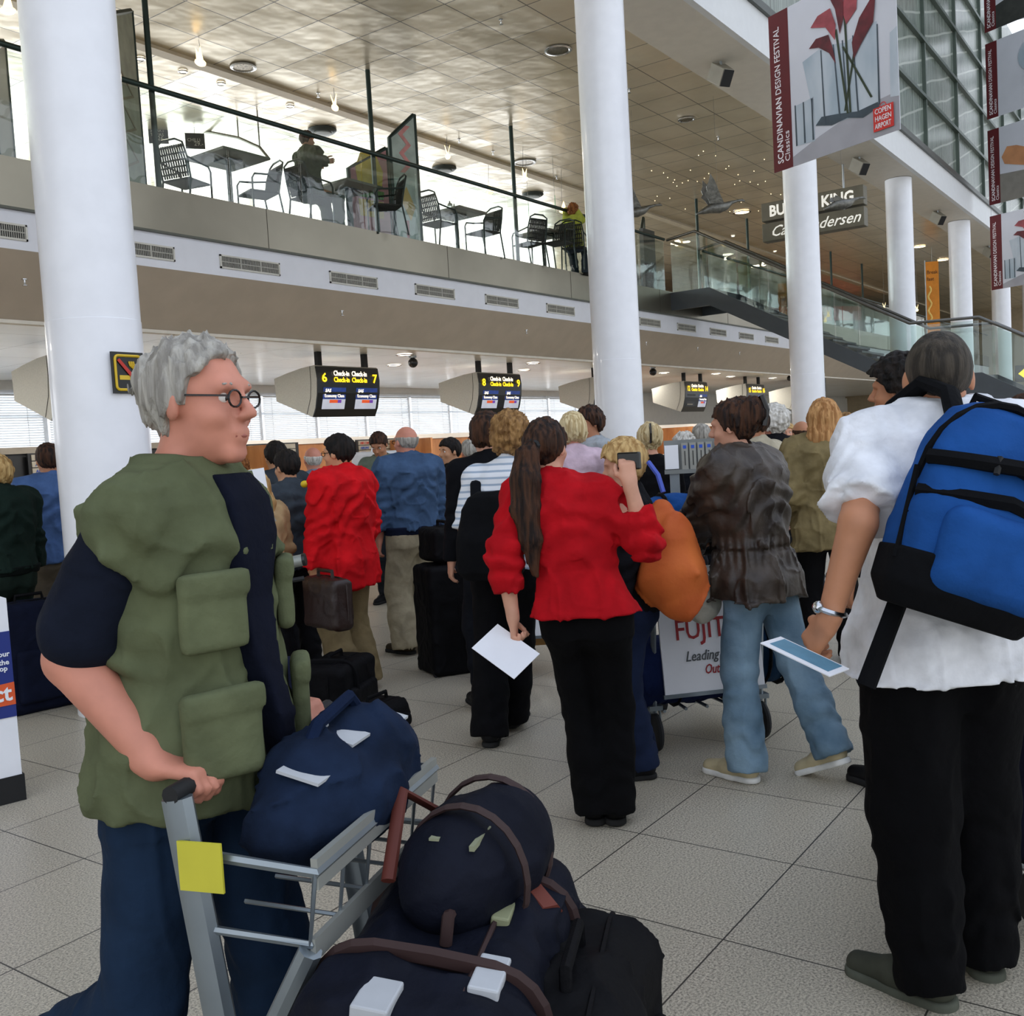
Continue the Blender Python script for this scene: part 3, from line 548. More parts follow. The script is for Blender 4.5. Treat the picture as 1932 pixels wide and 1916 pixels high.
MAROON = mat('banner_maroon', '#5c1218', .7); BPAP = mat('banner_paper', '#cfd0d8', .75, amt=.04, ns=1.2); BWT = mat('banner_letter', '#eee9ec', .7)
VAS = mat('picture_vase_blue', '#9fadb9', .6, hex2='#c3cad2', ns=2.2, stretch=(1, 1, .4)); VAS2 = mat('picture_vase_edge', '#3c4852', .6, amt=.2); CAL = mat('picture_petal', '#5d1a22', .6, amt=.4, ns=6); CAL2 = mat('picture_petal_light', '#98434a', .6, amt=.25, ns=6); STEM = mat('picture_stem', '#29351f', .6); SHD = mat('picture_table', '#a3a1a8', .7, amt=.06, ns=3)
def banner(M, w, h, kind, lab, sym=True):
    e = empty('hanging_banner', (0, 0, 0), 0, lab, 'banner', 'exhibition banners hanging in the hall')
    def L(n_, poly, m, z=0, t=.004): return MB().prism([(x*w, y*h) for x, y in poly], M @ Matrix.Translation((0, 0, z)), t).build(n_, m, e)
    L('banner_cloth', [(0, 0), (1, 0), (1, 1), (0, 1)], BPAP, 0, .008)
    L('red_strip', [(0, 0), (.168, 0), (.168, 1), (0, 1)], MAROON, .008)
    Mt = M @ Matrix.Translation((.088*w, .045*h, .014)) @ Matrix.Rotation(PI/2, 4, 'Z')
    lettering('SCANDINAVIAN', .135*h/2*1.0, BWT, Mt, e, width=.42*h, bold=.012)
    lettering('DESIGN FESTIVAL', .135*h/2, BWT, M @ Matrix.Translation((.088*w, .485*h, .014)) @ Matrix.Rotation(PI/2, 4, 'Z'), e, width=.42*h, bold=.002)
    lettering('Classics', .115*h/2, BWT, M @ Matrix.Translation((.145*w, .045*h, .014)) @ Matrix.Rotation(PI/2, 4, 'Z'), e, width=.19*h)
    z = .009
    if kind == 'vase':
        L('picture_table', [(.168, 0), (1, 0), (1, .22), (.7, .2), (.4, .13), (.168, .06)], SHD, z, .001)
        L('picture_glass', [(.2, .12), (.36, .11), (.36, .38), (.2, .37)], VAS, z+.002, .001)
        for x in (.2, .27, .34): L('picture_line', [(x, .12), (x+.014, .12), (x+.01, .375), (x, .375)], VAS2, z+.004, .001)
        L('picture_vase', [(.37, .2), (.5, .17), (.62, .17), (.74, .15), (.86, .18), (.86, .66), (.62, .62), (.46, .66), (.28, .62)], VAS, z+.002, .001)
        L('picture_vase_base', [(.37, .2), (.5, .165), (.62, .175), (.74, .14), (.86, .17), (.85, .2), (.7, .19), (.55, .22), (.42, .24)], VAS2, z+.005, .001)
        for x, x2 in ((.44, .43), (.56, .53), (.62, .6), (.7, .68), (.855, .86)): L('picture_line', [(x, .18), (x+.012, .18), (x2+.008, .64), (x2, .64)], VAS2, z+.006, .001)
        for a, b, c_, d in ((.62, .2, .55, .72), (.64, .2, .62, .8), (.8, .24, .6, .6), (.6, .22, .7, .6)): L('picture_stem', [(a, b), (a+.016, b), (c_+.016, d), (c_, d)], STEM, z+.008, .001)
        L('picture_petal', [(.34, .68), (.4, .72), (.5, .71), (.53, .62), (.55, .52), (.5, .6), (.42, .66)], CAL, z+.01, .001)
        L('picture_petal', [(.36, .8), (.42, .85), (.52, .86), (.56, .75), (.55, .66), (.48, .76)], CAL2, z+.012, .001)
        L('picture_petal', [(.5, .96), (.57, 1), (.63, .94), (.62, .76), (.59, .68), (.56, .84)], CAL, z+.014, .001)
        L('picture_petal', [(.64, .72), (.72, .78), (.74, .96), (.66, .95), (.61, .82)], CAL2, z+.01, .001)
        L('picture_petal', [(.69, .5), (.74, .56), (.84, .66), (.86, .78), (.83, .8), (.74, .72), (.68, .6)], CAL, z+.016, .001)
        L('picture_glass', [(.94, .2), (1, .19), (1, .58), (.95, .56)], VAS, z+.002, .001)
        lg = L('airport_logo', [(.82, .01+.02), (.965, .03), (.965, .165), (.82, .165)], mat('logo_red', '#cf2f28', .6), z+.018, .002)
        lb = MB(); pts = [tuple(M @ Vector(((.892+.022*math.cos(t_))*w, (.165+.02*math.sin(t_))*h, z+.02))) for t_ in np.linspace(0, PI, 9)]; lb.tube(pts, .005, 5); lb.build('logo_handle', _m['logo_red'], e)
        for i, s_ in enumerate(('COPEN', 'HAGEN', 'AIRPORT')): lettering(s_, .042*h, BWT, M @ Matrix.Translation((.832*w, (.128-.042*i)*h, z+.023)), e, width=.115*w, bold=.01)
    elif kind == 'ring':
        b = MB(); b.tube([tuple(M @ Vector(((.78+.16*math.cos(t_))*w, (.42+.24*math.sin(t_))*h, .02))) for t_ in np.linspace(0, 2*PI, 28, endpoint=False)], .06, 6, closed=True, flat=.3); b.build('picture_ring', VAS2, e)
        L('picture_disc', [(.75+.28*math.cos(t_), .66+.24*math.sin(t_)) for t_ in np.linspace(0, 2*PI, 28, endpoint=False)], VAS, z+.012, .002)
    elif kind == 'chair':
        o_ = mat('picture_orange', '#c58a5f', .6, amt=.12, ns=3)
        L('picture_floor', [(.168, 0), (1, 0), (1, .32), (.168, .38)], mat('picture_grey', '#86827a', .7), z, .001)
        L('picture_seat', [(.2, .6), (.28, .72), (.42, .7), (.6, .62), (1, .52), (1, .38), (.7, .36), (.4, .45), (.24, .5)], o_, z+.003, .002); L('picture_back', [(.62, .62), (.6, .85), (.74, .98), (1, .95), (1, .55)], o_, z+.006, .002)
        L('picture_leg', [(.72, .1), (.8, .1), (.8, .38), (.76, .38)], VAS2, z+.002, .001)
    else:
        L('picture_dark', [(.168, 0), (1, 0), (1, .5), (.7, .42), (.168, .3)], mat('picture_dark', '#333430', .6, amt=.2), z, .001); L('picture_orange_patch', [(.4, .45), (.9, .6), (.9, .9), (.3, .8)], mat('picture_brown', '#8a5636', .6, amt=.2), z+.002, .001)
    for x in (.02, .98): MB().tube([tuple(M @ Vector((x*w, h, .004))), tuple(M @ Vector((x*w, h, .004))+Vector((0, 0, .295)))], .003, 4).build('wire', RAILM, e)
bl = Vector((13.06, 4.75, 4.97)); br = Vector((12.30, 2.965, 4.97))
banner(frame(bl, br-bl, (0, 0, 1)), (br-bl).length, 2.0, 'vase', 'large exhibition banner with dark red flowers in glass vases')
fb = Vector((30.45, 5.08, 0)); fd = (br-bl).normalized()
for i, (k_, l_) in enumerate((('vase', 'lowest of the far banners, with pale glass vases'), ('chair', 'far banner with an orange seat, second from the bottom'), ('ring', 'far banner with a dark ring shape, third from the bottom'), ('dark', 'topmost far banner with a dark picture'))):
    banner(frame(fb+Vector((0, 0, 5.08+2.3*i)), fd, (0, 0, 1)), 1.95, 2.0, k_, l_)
p = W(1760, 560, 33); e = empty('hanging_flag', (p[0], p[1], 0), math.radians(35.5-90-12), 'tall orange advertising flag between the far columns', 'banner')
zt = W(1758, 494, 33)[2]; zb = W(1765, 645, 33)[2]
MB().box((-.2, -.01, zb), (.2, .01, zt)).build('flag_cloth', mat('flag_orange', '#d98a2c', .7), e); MB().tube([(-.22, 0, zb), (-.22, 0, zt+.05)], .02).build('pole', ALU, e)
MB().tube([(0, 0, zt), (0, 0, 7.3)], .006).build('hanger', ALU, e)
b_ = mat('flag_brown', '#5a3a20', .7); y_ = mat('flag_cream', '#f0d078', .7)
for i, s_ in enumerate(('Break', 'fast')): lettering(s_, .17, b_, Matrix.Translation((-.17, -.015, zt-.4-.22*i)) @ Matrix.Rotation(PI/2, 4, 'X'), e, width=.33 if i == 0 else .22)
MB().tube([(-.1+.05*math.sin(q*1.1), -.015, zt-.8-q*.08) for q in range(16)], .03, 5).build('squiggle', y_, e)

for nm, x, z, lx, lz, en, tilt in (('daylight_upper_windows', 8, 6.1, 42, 2.2, 2300, 8), ('daylight_lower_windows', 14, 2.5, 32, 1.1, 400, 0)):
    a = bpy.data.lights.new(nm, 'AREA'); a.shape = 'RECTANGLE'; a.size = lx; a.size_y = lz; a.energy = en; a.color = (.93, .97, 1)
    o = bpy.data.objects.new(nm, a); col.objects.link(o); o.location = (x, 18.5, z); o.rotation_euler = (math.radians(90+180+tilt), 0, 0)
# ================================================================ SOFT FORMS (distance fields turned into meshes)
import openvdb as _vdb
_lat = np.random.RandomState(3).rand(32, 32, 32).astype(np.float32)
def vnoise(x, y, z):
    xi = np.floor(x).astype(int); yi = np.floor(y).astype(int); zi = np.floor(z).astype(int)
    fx, fy, fz = x-xi, y-yi, z-zi; fx = fx*fx*(3-2*fx); fy = fy*fy*(3-2*fy); fz = fz*fz*(3-2*fz)
    a = lambda i, j, k: _lat[(xi+i) & 31, (yi+j) & 31, (zi+k) & 31]
    l = lambda p, q, t: p+(q-p)*t
    return l(l(l(a(0, 0, 0), a(1, 0, 0), fx), l(a(0, 1, 0), a(1, 1, 0), fx), fy), l(l(a(0, 0, 1), a(1, 0, 1), fx), l(a(0, 1, 1), a(1, 1, 1), fx), fy), fz)-.5
V3 = lambda *a: np.array(a if len(a) > 1 else a[0], float)
def unit(v): v = V3(v); return v/(np.linalg.norm(v)+1e-9)
def crease(x, y, z, w=.09): return -np.clip(1-np.abs(vnoise(x, y, z))/w, 0, 1)**1.5
class Field:
    def __init__(s, lo, hi, v):
        s.v = v; s.lo = V3(lo); n = np.ceil((V3(hi)-s.lo)/v).astype(int)+1; s.n = n
        s.ax = [(s.lo[i]+np.arange(n[i])*v).astype(np.float32) for i in range(3)]; s.D = np.full(tuple(n), .5, np.float32)
    def _r(s, lo, hi, pad):
        a = np.clip(np.floor((V3(lo)-pad-s.lo)/s.v).astype(int), 0, s.n-1); b = np.clip(np.ceil((V3(hi)+pad-s.lo)/s.v).astype(int)+1, 1, s.n)
        b = np.maximum(b, a+1); sl = tuple(slice(a[i], b[i]) for i in range(3))
        return sl, s.ax[0][sl[0]][:, None, None], s.ax[1][sl[1]][None, :, None], s.ax[2][sl[2]][None, None, :]
    def put(s, sl, d, k, op):
        A = s.D[sl]
        if op == 'u':
            h = np.maximum(k-np.abs(A-d), 0)/k; s.D[sl] = np.minimum(A, d)-h*h*k*.25
        elif op == 's':
            d = -d; h = np.maximum(k-np.abs(A-d), 0)/k; s.D[sl] = np.maximum(A, d)+h*h*k*.25
        elif op == 'i': s.D[sl] = np.maximum(A, d)
    def cone(s, p, q, r1, r2, k=.02, op='u', flat=None, fa=None):
        p, q = V3(p), V3(q); R = max(r1, r2); sl, X, Y, Z = s._r(np.minimum(p, q)-R, np.maximum(p, q)+R, k+3*s.v)
        d = q-p; L2 = d@d+1e-9; px, py, pz = X-p[0], Y-p[1], Z-p[2]
        t = np.clip((px*d[0]+py*d[1]+pz*d[2])/L2, 0, 1); vx, vy, vz = px-t*d[0], py-t*d[1], pz-t*d[2]
        q2 = vx*vx+vy*vy+vz*vz
        if flat:
            a = unit(fa); w = vx*a[0]+vy*a[1]+vz*a[2]; q2 = q2+(flat*flat-1)*w*w
        s.put(sl, np.sqrt(q2)-(r1+(r2-r1)*t), k, op)
    def chain(s, P, R, k=.02, **kw):
        for i in range(len(P)-1): s.cone(P[i], P[i+1], R[i], R[i+1], k, **kw)
    def ell(s, c, r, R=None, k=.02, op='u'):
        c, r = V3(c), V3(r); m = max(r); sl, X, Y, Z = s._r(c-m, c+m, k+3*s.v); x, y, z = X-c[0], Y-c[1], Z-c[2]
        if R is not None: x, y, z = (x*R[0, 0]+y*R[1, 0]+z*R[2, 0], x*R[0, 1]+y*R[1, 1]+z*R[2, 1], x*R[0, 2]+y*R[1, 2]+z*R[2, 2])
        k0 = np.sqrt((x/r[0])**2+(y/r[1])**2+(z/r[2])**2); k1 = np.sqrt((x/r[0]**2)**2+(y/r[1]**2)**2+(z/r[2]**2)**2)+1e-6
        s.put(sl, k0*(k0-1)/k1, k, op)
    def box(s, c, h, R=None, rd=.02, k=.01, op='u'):
        c, h = V3(c), V3(h); m = np.linalg.norm(h); sl, X, Y, Z = s._r(c-m, c+m, k+3*s.v); x, y, z = X-c[0], Y-c[1], Z-c[2]
        if R is not None: x, y, z = (x*R[0, 0]+y*R[1, 0]+z*R[2, 0], x*R[0, 1]+y*R[1, 1]+z*R[2, 1], x*R[0, 2]+y*R[1, 2]+z*R[2, 2])
        qx, qy, qz = np.abs(x)-h[0]+rd, np.abs(y)-h[1]+rd, np.abs(z)-h[2]+rd
        s.put(sl, np.sqrt(np.maximum(qx, 0)**2+np.maximum(qy, 0)**2+np.maximum(qz, 0)**2)+np.minimum(np.maximum(np.maximum(qx, qy), qz), 0)-rd, k, op)
    def loft(s, st, k=.02, n=2.3, op='u'):
        st = sorted(st); zs = [a[0] for a in st]; A = np.array(st); lo = [min(A[:, 1]-A[:, 3]), min(A[:, 2]-A[:, 4]), zs[0]]; hi = [max(A[:, 1]+A[:, 3]), max(A[:, 2]+A[:, 4]), zs[-1]]
        sl, X, Y, Z = s._r(lo, hi, k+3*s.v); f = lambda i: np.interp(Z, zs, A[:, i]).astype(np.float32)
        cx, cy, rx, ry = f(1), f(2), f(3), f(4); q = (np.abs((X-cx)/rx)**n+np.abs((Y-cy)/ry)**n)**(1/n)
        d = (q-1)*np.minimum(rx, ry); e = np.maximum(zs[0]-Z, Z-zs[-1]); s.put(sl, np.maximum(d, e), k, op)
    def cut(s, p, nrm):   # keep the side the normal points away from
        n = unit(nrm); X, Y, Z = s.ax[0][:, None, None], s.ax[1][None, :, None], s.ax[2][None, None, :]
        s.D = np.maximum(s.D, (X-p[0])*n[0]+(Y-p[1])*n[1]+(Z-p[2])*n[2])
    def wrinkle(s, fn):
        I = np.nonzero(np.abs(s.D) < max(.035, 3*s.v)); x, y, z = s.ax[0][I[0]], s.ax[1][I[1]], s.ax[2][I[2]]; s.D[I] += fn(x, y, z).astype(np.float32)
    def mesh(s, name, m, parent=None, **kw):
        D = s.D; 
        for a in (0, -1): D[a, :, :] = .5; D[:, a, :] = .5; D[:, :, a] = .5
        g = _vdb.FloatGrid(.5); g.copyFromArray(np.ascontiguousarray(np.clip(D, -.5, .5)))
        P, T, Q = g.convertToPolygons(isovalue=0.0, adaptivity=0.0)
        P = P*s.v+s.lo; me = bpy.data.meshes.new(name)
        F = [tuple(int(i) for i in q) for q in Q]+[tuple(int(i) for i in q) for q in T]
        nv, nf = len(P), len(Q); me.vertices.add(nv); me.vertices.foreach_set('co', P.astype(np.float32).ravel())
        me.loops.add(4*nf); me.loops.foreach_set('vertex_index', np.ascontiguousarray(Q[:, ::-1]).astype(np.int32).ravel()); me.polygons.add(nf)
        me.polygons.foreach_set('loop_start', np.arange(0, 4*nf, 4, dtype=np.int32)); me.polygons.foreach_set('loop_total', np.full(nf, 4, np.int32)); me.update(calc_edges=True)
        me.materials.append(m); me.polygons.foreach_set('use_smooth', [True]*len(me.polygons))
        o = bpy.data.objects.new(name, me); col.objects.link(o)
        if parent is not None: o.parent = parent
        return tag(o, **kw)

def fabric(name, h, amt=.16, rough=.9, ns=9, bump=.7, bs=20, **k): k.setdefault('spec', .12); return mat('cloth_'+name, h, rough, amt=amt, ns=ns, bump=bump, bs=bs, **k)
SKINS = {'fair': mat('skin_fair', '#d09a80', .55, amt=.08, ns=12), 'tan': mat('skin_tan', '#b87f5e', .55, amt=.08, ns=12), 'pink': mat('skin_pink', '#c98670', .55, amt=.1, ns=12), 'asian': mat('skin_light_tan', '#c4906c', .55, amt=.08, ns=12)}
def hairm(name, a, b): return mat('hair_'+name, a, .65, spec=.22, hex2=b, ns=16, stretch=(3, 3, .35), bump=.6, bs=60, lo=.4, hi=.62)
H_BLK = hairm('black', '#0b0908', '#211a16'); H_BRN = hairm('brown', '#2a1b12', '#4a3122'); H_DBR = hairm('dark_brown', '#1c1310', '#4b3020'); H_GRY = hairm('grey', '#8b8780', '#b9b5ac'); H_WHT = hairm('white', '#b7b3ab', '#e2dfd8')
H_BLD = hairm('blond', '#a07c4b', '#d2b27a'); H_PLB = hairm('pale_blond', '#b79f72', '#e3d2a8'); H_STR = hairm('strawberry', '#96683c', '#c99a66'); H_LBR = hairm('light_brown', '#6e4e2c', '#a37e4f'); H_CRP = hairm('cropped', '#2e2a25', '#4d463d'); H_GNG = hairm('ginger', '#6b3d1e', '#9c6434')
EYEW = mat('eye_white', '#e6e2dc', .3); EYED = mat('eye_iris', '#2b2018', .2); LIPS = mat('lip', '#a55e50', .5)

def ik(S, T, a, b, pole):
    S, T = V3(S), V3(T); d = T-S; L = np.linalg.norm(d); L2 = min(L, (a+b)*.999); u = d/(L+1e-9); T = S+u*L2
    x = (a*a-b*b+L2*L2)/(2*L2); h = math.sqrt(max(0, a*a-x*x)); p = V3(pole)-u*(V3(pole)@u); return S+u*x+unit(p)*h, T
def hand(F, w, d, n, side, s=1.0, curl=.5, k=.006, thumb=.6):
    """palm and five fingers; d towards the fingers, n where the palm faces, side towards the thumb"""
    w, d = V3(w), unit(d); n = unit(V3(n)-d*(V3(n)@d)); t = unit(V3(side)-d*(V3(side)@d)-n*(V3(side)@n))
    F.cone(w-d*.02*s, w+d*.02*s, .026*s, .027*s, .02, flat=1.3, fa=n)
    for o in (-.026, -.009, .009, .026): F.cone(w+d*.015*s+t*o*.7*s, w+d*.082*s+t*o*s, .017*s, .0135*s, .014, flat=1.15, fa=n)
    ends = []
    for o, L, c in ((.029, .070, .9), (.010, .078, 1.0), (-.010, .073, 1.05), (-.028, .057, 1.15)):
        p = w+d*.086*s+t*o*s; a = 0; r = .0105*s
        for i, (fr, cc) in enumerate(((.45, .8), (.31, 1.0), (.24, .7))):
            a += curl*c*cc; dd = d*math.cos(a)+n*math.sin(a)+t*o*1.2; q = p+unit(dd)*L*fr*s; F.cone(p, q, r, r*.9, k); p = q; r *= .9
        ends.append(p)
    p = w+d*.03*s+t*.024*s; q = p+unit(d*.55+t*.75+n*.35)*.04*s; F.cone(p, q, .0155*s, .0125*s, .01)
    r_ = q+unit(d*.8+t*(.5-thumb*.6)+n*(.4+thumb*.5))*.032*s; F.cone(q, r_, .0125*s, .011*s, k); F.cone(r_, r_+unit(d*.85+t*(.2-thumb*.5)+n*(.5+thumb*.3))*.026*s, .011*s, .0095*s, k)
    return ends
def rot(yaw, pitch=0, roll=0):
    cy_, sy_ = math.cos(yaw), math.sin(yaw); A = np.array([[cy_, -sy_, 0], [sy_, cy_, 0], [0, 0, 1]]); c, s_ = math.cos(pitch), math.sin(pitch)
    B = np.array([[c, 0, s_], [0, 1, 0], [-s_, 0, c]]); c, s_ = math.cos(roll), math.sin(roll); return A @ B @ np.array([[1, 0, 0], [0, c, -s_], [0, s_, c]])

def person(loc, hd, H, label, hair=('short', H_BRN), skin='fair', top=None, legs=None, shoe='#151517', group=None, vox=.012, lean=0.0, side_lean=0.0, hl=None, hr=None, fl=None, fr=None, hipz=.93, head=(0, 0), build=1.0, curl=(.5, .5), handdir=(None, None), face=False, glasses=False, z0=0, sole='#2a2a2a', female=False, elb=(None, None), detail=1.0, legs_on=True, hs=1.0, neck=(0, 0), shw=1.0, arm=1.0):
    s = H/1.75; hdr = math.radians(hd); e = empty('person', (loc[0], loc[1], z0), hdr, label, 'person', group)
    b = build; dz = (hipz-.93); top = dict(dict(c='#888888', kind='shirt', hem=.88, t=.018, sleeve=1.0, flare=0, wr=.006, collar=True), **(top or {})); legs = dict(dict(c='#222222', t=.02, flare=0.0, wr=.006), **(legs or {}))
    X_ = lambda z: lean*(z-.93)/.5 if z > .93 else 0.0
    Y_ = lambda z: side_lean*(z-.93)/.5 if z > .93 else 0.0
    sp = lambda z, x=0., y=0.: V3((X_(z)+x)*s, (Y_(z)+y)*s, (z+dz)*s)
    sw = (.165 if female else .18)*b**.5*shw
    SH = {1: sp(1.425, 0, sw), -1: sp(1.425, 0, -sw)}; HJ = {1: sp(.90, 0, .085*b), -1: sp(.90, 0, -.085*b)}
    hl = V3(hl) if hl is not None else sp(.80, .10, .245*b**.5); hr = V3(hr) if hr is not None else sp(.80, .10, -.245*b**.5)
    fl = V3(fl) if fl is not None else V3(.0, .11, .085)*s; fr = V3(fr) if fr is not None else V3(.0, -.11, .085)*s
    EL = {}; WR = {}; KN = {}; AN = {}
    EL[1], WR[1] = ik(SH[1], hl, .285*s, .25*s, elb[0] if elb[0] is not None else (-1, .22, -.1)); EL[-1], WR[-1] = ik(SH[-1], hr, .285*s, .25*s, elb[1] if elb[1] is not None else (-1, -.22, -.1))
    KN[1], AN[1] = ik(HJ[1], fl, .42*s, .41*s, (1, .15, 0)); KN[-1], AN[-1] = ik(HJ[-1], fr, .42*s, .41*s, (1, -.15, 0))
    hc = sp(1.635+neck[1], .015+neck[0], 0)+V3(math.sin(head[1])*.03, 0, 0); Rh = rot(head[0], head[1]); s0_ = s; hp = lambda x, y, z: hc+Rh @ (V3(x, y, z)*s0_*hs)
    pts = np.array([*SH.values(), *EL.values(), *WR.values(), *KN.values(), *AN.values(), hc]); lo = pts.min(0)-.26; hi = pts.max(0)+.26; lo[2] = max(lo[2], -.03); hi[2] = hc[2]+.2*s
    sk = SKINS[skin]
    TS = [(.84, .112, .168), (.93, .118, .175 if not female else .18), (1.02, .105, .158 if not female else .15), (1.12, .10, .145 if not female else .132), (1.25, .115, .16 if not female else .148), (1.37, .118, .178 if not female else .16), (1.44, .10, .165 if not female else .15), (1.485, .07, .10), (1.52, .05, .055)]
    def torso(F, t, zlo=.84, zhi=1.5, flare=0, k=.02, belly=0):
        st = []
        for z, rx, ry in TS:
            if z < zlo-.06 or z > zhi+.05: continue
            c = sp(z); f_ = max(0, (1.1-z))*flare; bl = belly*math.exp(-((z-1.05)/.14)**2)
            st.append((c[2], c[0]+bl*.5*s, c[1], (rx*b+t+f_+bl)*s, (ry*b+t*.8+f_+bl*.5)*s))
        if zlo < .84: c = sp(.84); st.append(((zlo+dz)*s, c[0], c[1], (.105*b+t+flare*.35)*s, (.17*b+t+flare*.35)*s))
        F.loft(st, k=k, n=2.4)
    # ---- the body, one continuous surface
    F = Field(lo, hi, vox); torso(F, -.004)
    for q in (1, -1):
        F.cone(sp(1.45, 0, q*.06), SH[q], .055*s*b, .05*s*b, .04); F.cone(SH[q], EL[q], .05*s*b, .038*s*b*arm, .03); F.cone(EL[q], WR[q], .041*s*b*arm, .027*s*arm, .015)
        if legs_on:
            F.cone(HJ[q], KN[q], .08*s*b, .054*s, .04); F.cone(KN[q], AN[q], .052*s, .036*s, .02)
            F.cone(KN[q]+(AN[q]-KN[q])*.12, KN[q]+(AN[q]-KN[q])*.55, .05*s, .04*s, .02)
        d_ = handdir[0 if q == 1 else 1]; d_ = unit(WR[q]-EL[q]) if d_ is None else unit(d_)
        cl = curl[0 if q == 1 else 1]; cl = cl if isinstance(cl, (tuple, list)) else (cl, (0, -q, 0) if abs(d_[1]) < .8 else (0, 0, -1), (1, 0, .3))
        hand(F, WR[q], d_, cl[1], cl[2], s*(.93 if female else 1.02), cl[0], k=max(.005, vox*.55))
    F.cone(sp(1.44, -.01), hc+V3(-.02, 0, -.06)*s, .062*s*(.85 if female else 1), .056*s*(.85 if female else 1), .03)
    F.ell(hp(-.012, 0, .022), V3(.098, .077, .093)*s, Rh, .02); F.ell(hp(.035, 0, -.05), V3(.058, .055, .07)*s, Rh, .03); F.cone(hp(.074, -.012, -.099), hp(.074, .012, -.099), .017*s, .017*s, .02)
    F.cone(hp(.088, 0, .016), hp(.113, 0, -.022), .007*s, .0115*s, .010); F.cone(hp(.100, -.010, -.028), hp(.100, .010, -.028), .0085*s, .0085*s, .008)
    F.cone(hp(.078, -.035, .028), hp(.078, .035, .028), .014*s, .014*s, .02)
    for q in (1, -1):
        F.ell(hp(.088, q*.031, .008), V3(.017, .016, .011)*s, Rh, .012, 's'); F.ell(hp(.058, q*.042, -.028), V3(.026, .019, .020)*s, Rh, .02)
        F.ell(hp(-.005, q*.079, -.008), V3(.018, .009, .031)*s, Rh @ rot(q*.35), .008)
    F.cone(hp(.090, -.017, -.058), hp(.090, .017, -.058), .008*s, .008*s, .01); F.cone(hp(.088, -.014, -.072), hp(.088, .014, -.072), .008*s, .008*s, .008)
    F.mesh('body', sk, e)
    if face:
        a = MB(); c_ = MB()
        for q in (1, -1): a.ell(tuple(hp(.071, q*.031, .007)), (.0112*s,)*3, 12, 8); c_.ell(tuple(hp(.0778, q*.031, .006)), (.0060*s,)*3, 8, 6)
        a.build('eyes', EYEW, e, smooth=True); c_.build('irises', EYED, e, smooth=True)
        c_ = MB(); c_.tube([tuple(hp(.0955-abs(y)*.2, y, -.065)) for y in (-.022, 0, .022)], [.003*s, .0045*s, .003*s], 6); c_.build('lips', LIPS, e, smooth=True)
        c_ = MB()
        for q in (1, -1): c_.tube([tuple(hp(.089-abs(y-.03)*.25, q*y, .032)) for y in (.016, .03, .048)], [.003*s, .004*s, .002*s], 6)
        c_.build('eyebrows', hair[1] if hair else H_BRN, e, smooth=True)
    if glasses:
        g = MB()
        for q in (1, -1):
            g.tube([tuple(hp(.1, q*(.033+.021*math.cos(t_)), .005+.016*math.sin(t_))) for t_ in np.linspace(0, 2*PI, 14, endpoint=False)], .0022*s, 5, closed=True); g.tube([tuple(hp(.098, q*.053, .01)), tuple(hp(.0, q*.083, .012))], .0022*s, 5)
        g.tube([tuple(hp(.102, .012, .008)), tuple(hp(.102, -.012, .008))], .002*s, 5); g.build('glasses', BLACK, e)
    # ---- trousers
    if legs_on:
        F = Field(lo, V3(hi[0], hi[1], sp(1.06)[2]+.05), vox); t = legs['t']; torso(F, legs.get('pt', .006), .84, 1.0); fz = legs['flare']
        for q in (1, -1):
            A = AN[q]+V3(-.01, 0, -.015)*s; mid = KN[q]+(A-KN[q])*.5
            F.cone(HJ[q]+V3(0, 0, .03), KN[q], (.084*b+t*.5)*s, (.06+t)*s, .04); F.cone(KN[q], mid, (.058+t)*s, (.054+t+fz*.5)*s, .03); F.cone(mid, A, (.054+t+fz*.5)*s, (.052+t+fz)*s, .03)
            F.cone(sp(.9, -.035*b, q*.075), sp(.84, -.03*b, q*.08), .080*b*s, .08*s*b, .05)
        for q in (1, -1):
            d_ = unit(AN[q]-KN[q]); P = AN[q]+d_*.038*s; sl, X, Y, Z = F._r(P-.17*s, P+.17*s, 0.0); a = (X-P[0])*d_[0]+(Y-P[1])*d_[1]+(Z-P[2])*d_[2]; rad = np.sqrt(np.maximum((X-P[0])**2+(Y-P[1])**2+(Z-P[2])**2-a*a, 0))
            A_ = F.D[sl]; A_[:] = np.where((rad < .13*s) & (a > -.02*s), np.maximum(A_, a), A_)
        F.cut(sp(min(1.0, top['hem']+.06)), (0, 0, 1))
        w_ = legs['wr']; kz = {q: KN[q] for q in (1, -1)}
        def wf(x, y, z):
            o = w_*(1.6*vnoise(x*11+3, y*11, z*5)+.9*vnoise(x*26, y*26, z*16+7)+.8*crease(x*8, y*8, z*3.5+2))
            for q in (1, -1):
                near = np.exp(-((x-KN[q][0])**2+(y-KN[q][1])**2+(z-KN[q][2]+.03)**2)/.012)+np.exp(-((x-AN[q][0])**2+(y-AN[q][1])**2+(z-AN[q][2]-.10)**2)/.016)*1.3
                o = o+w_*.75*near*np.sin(z*62+vnoise(x*14, y*14, z*6)*9+x*24)
            return o
        F.wrinkle(wf); F.mesh('trousers', legs['m'] if 'm' in legs else fabric('leg'+legs['c'], legs['c']), e)
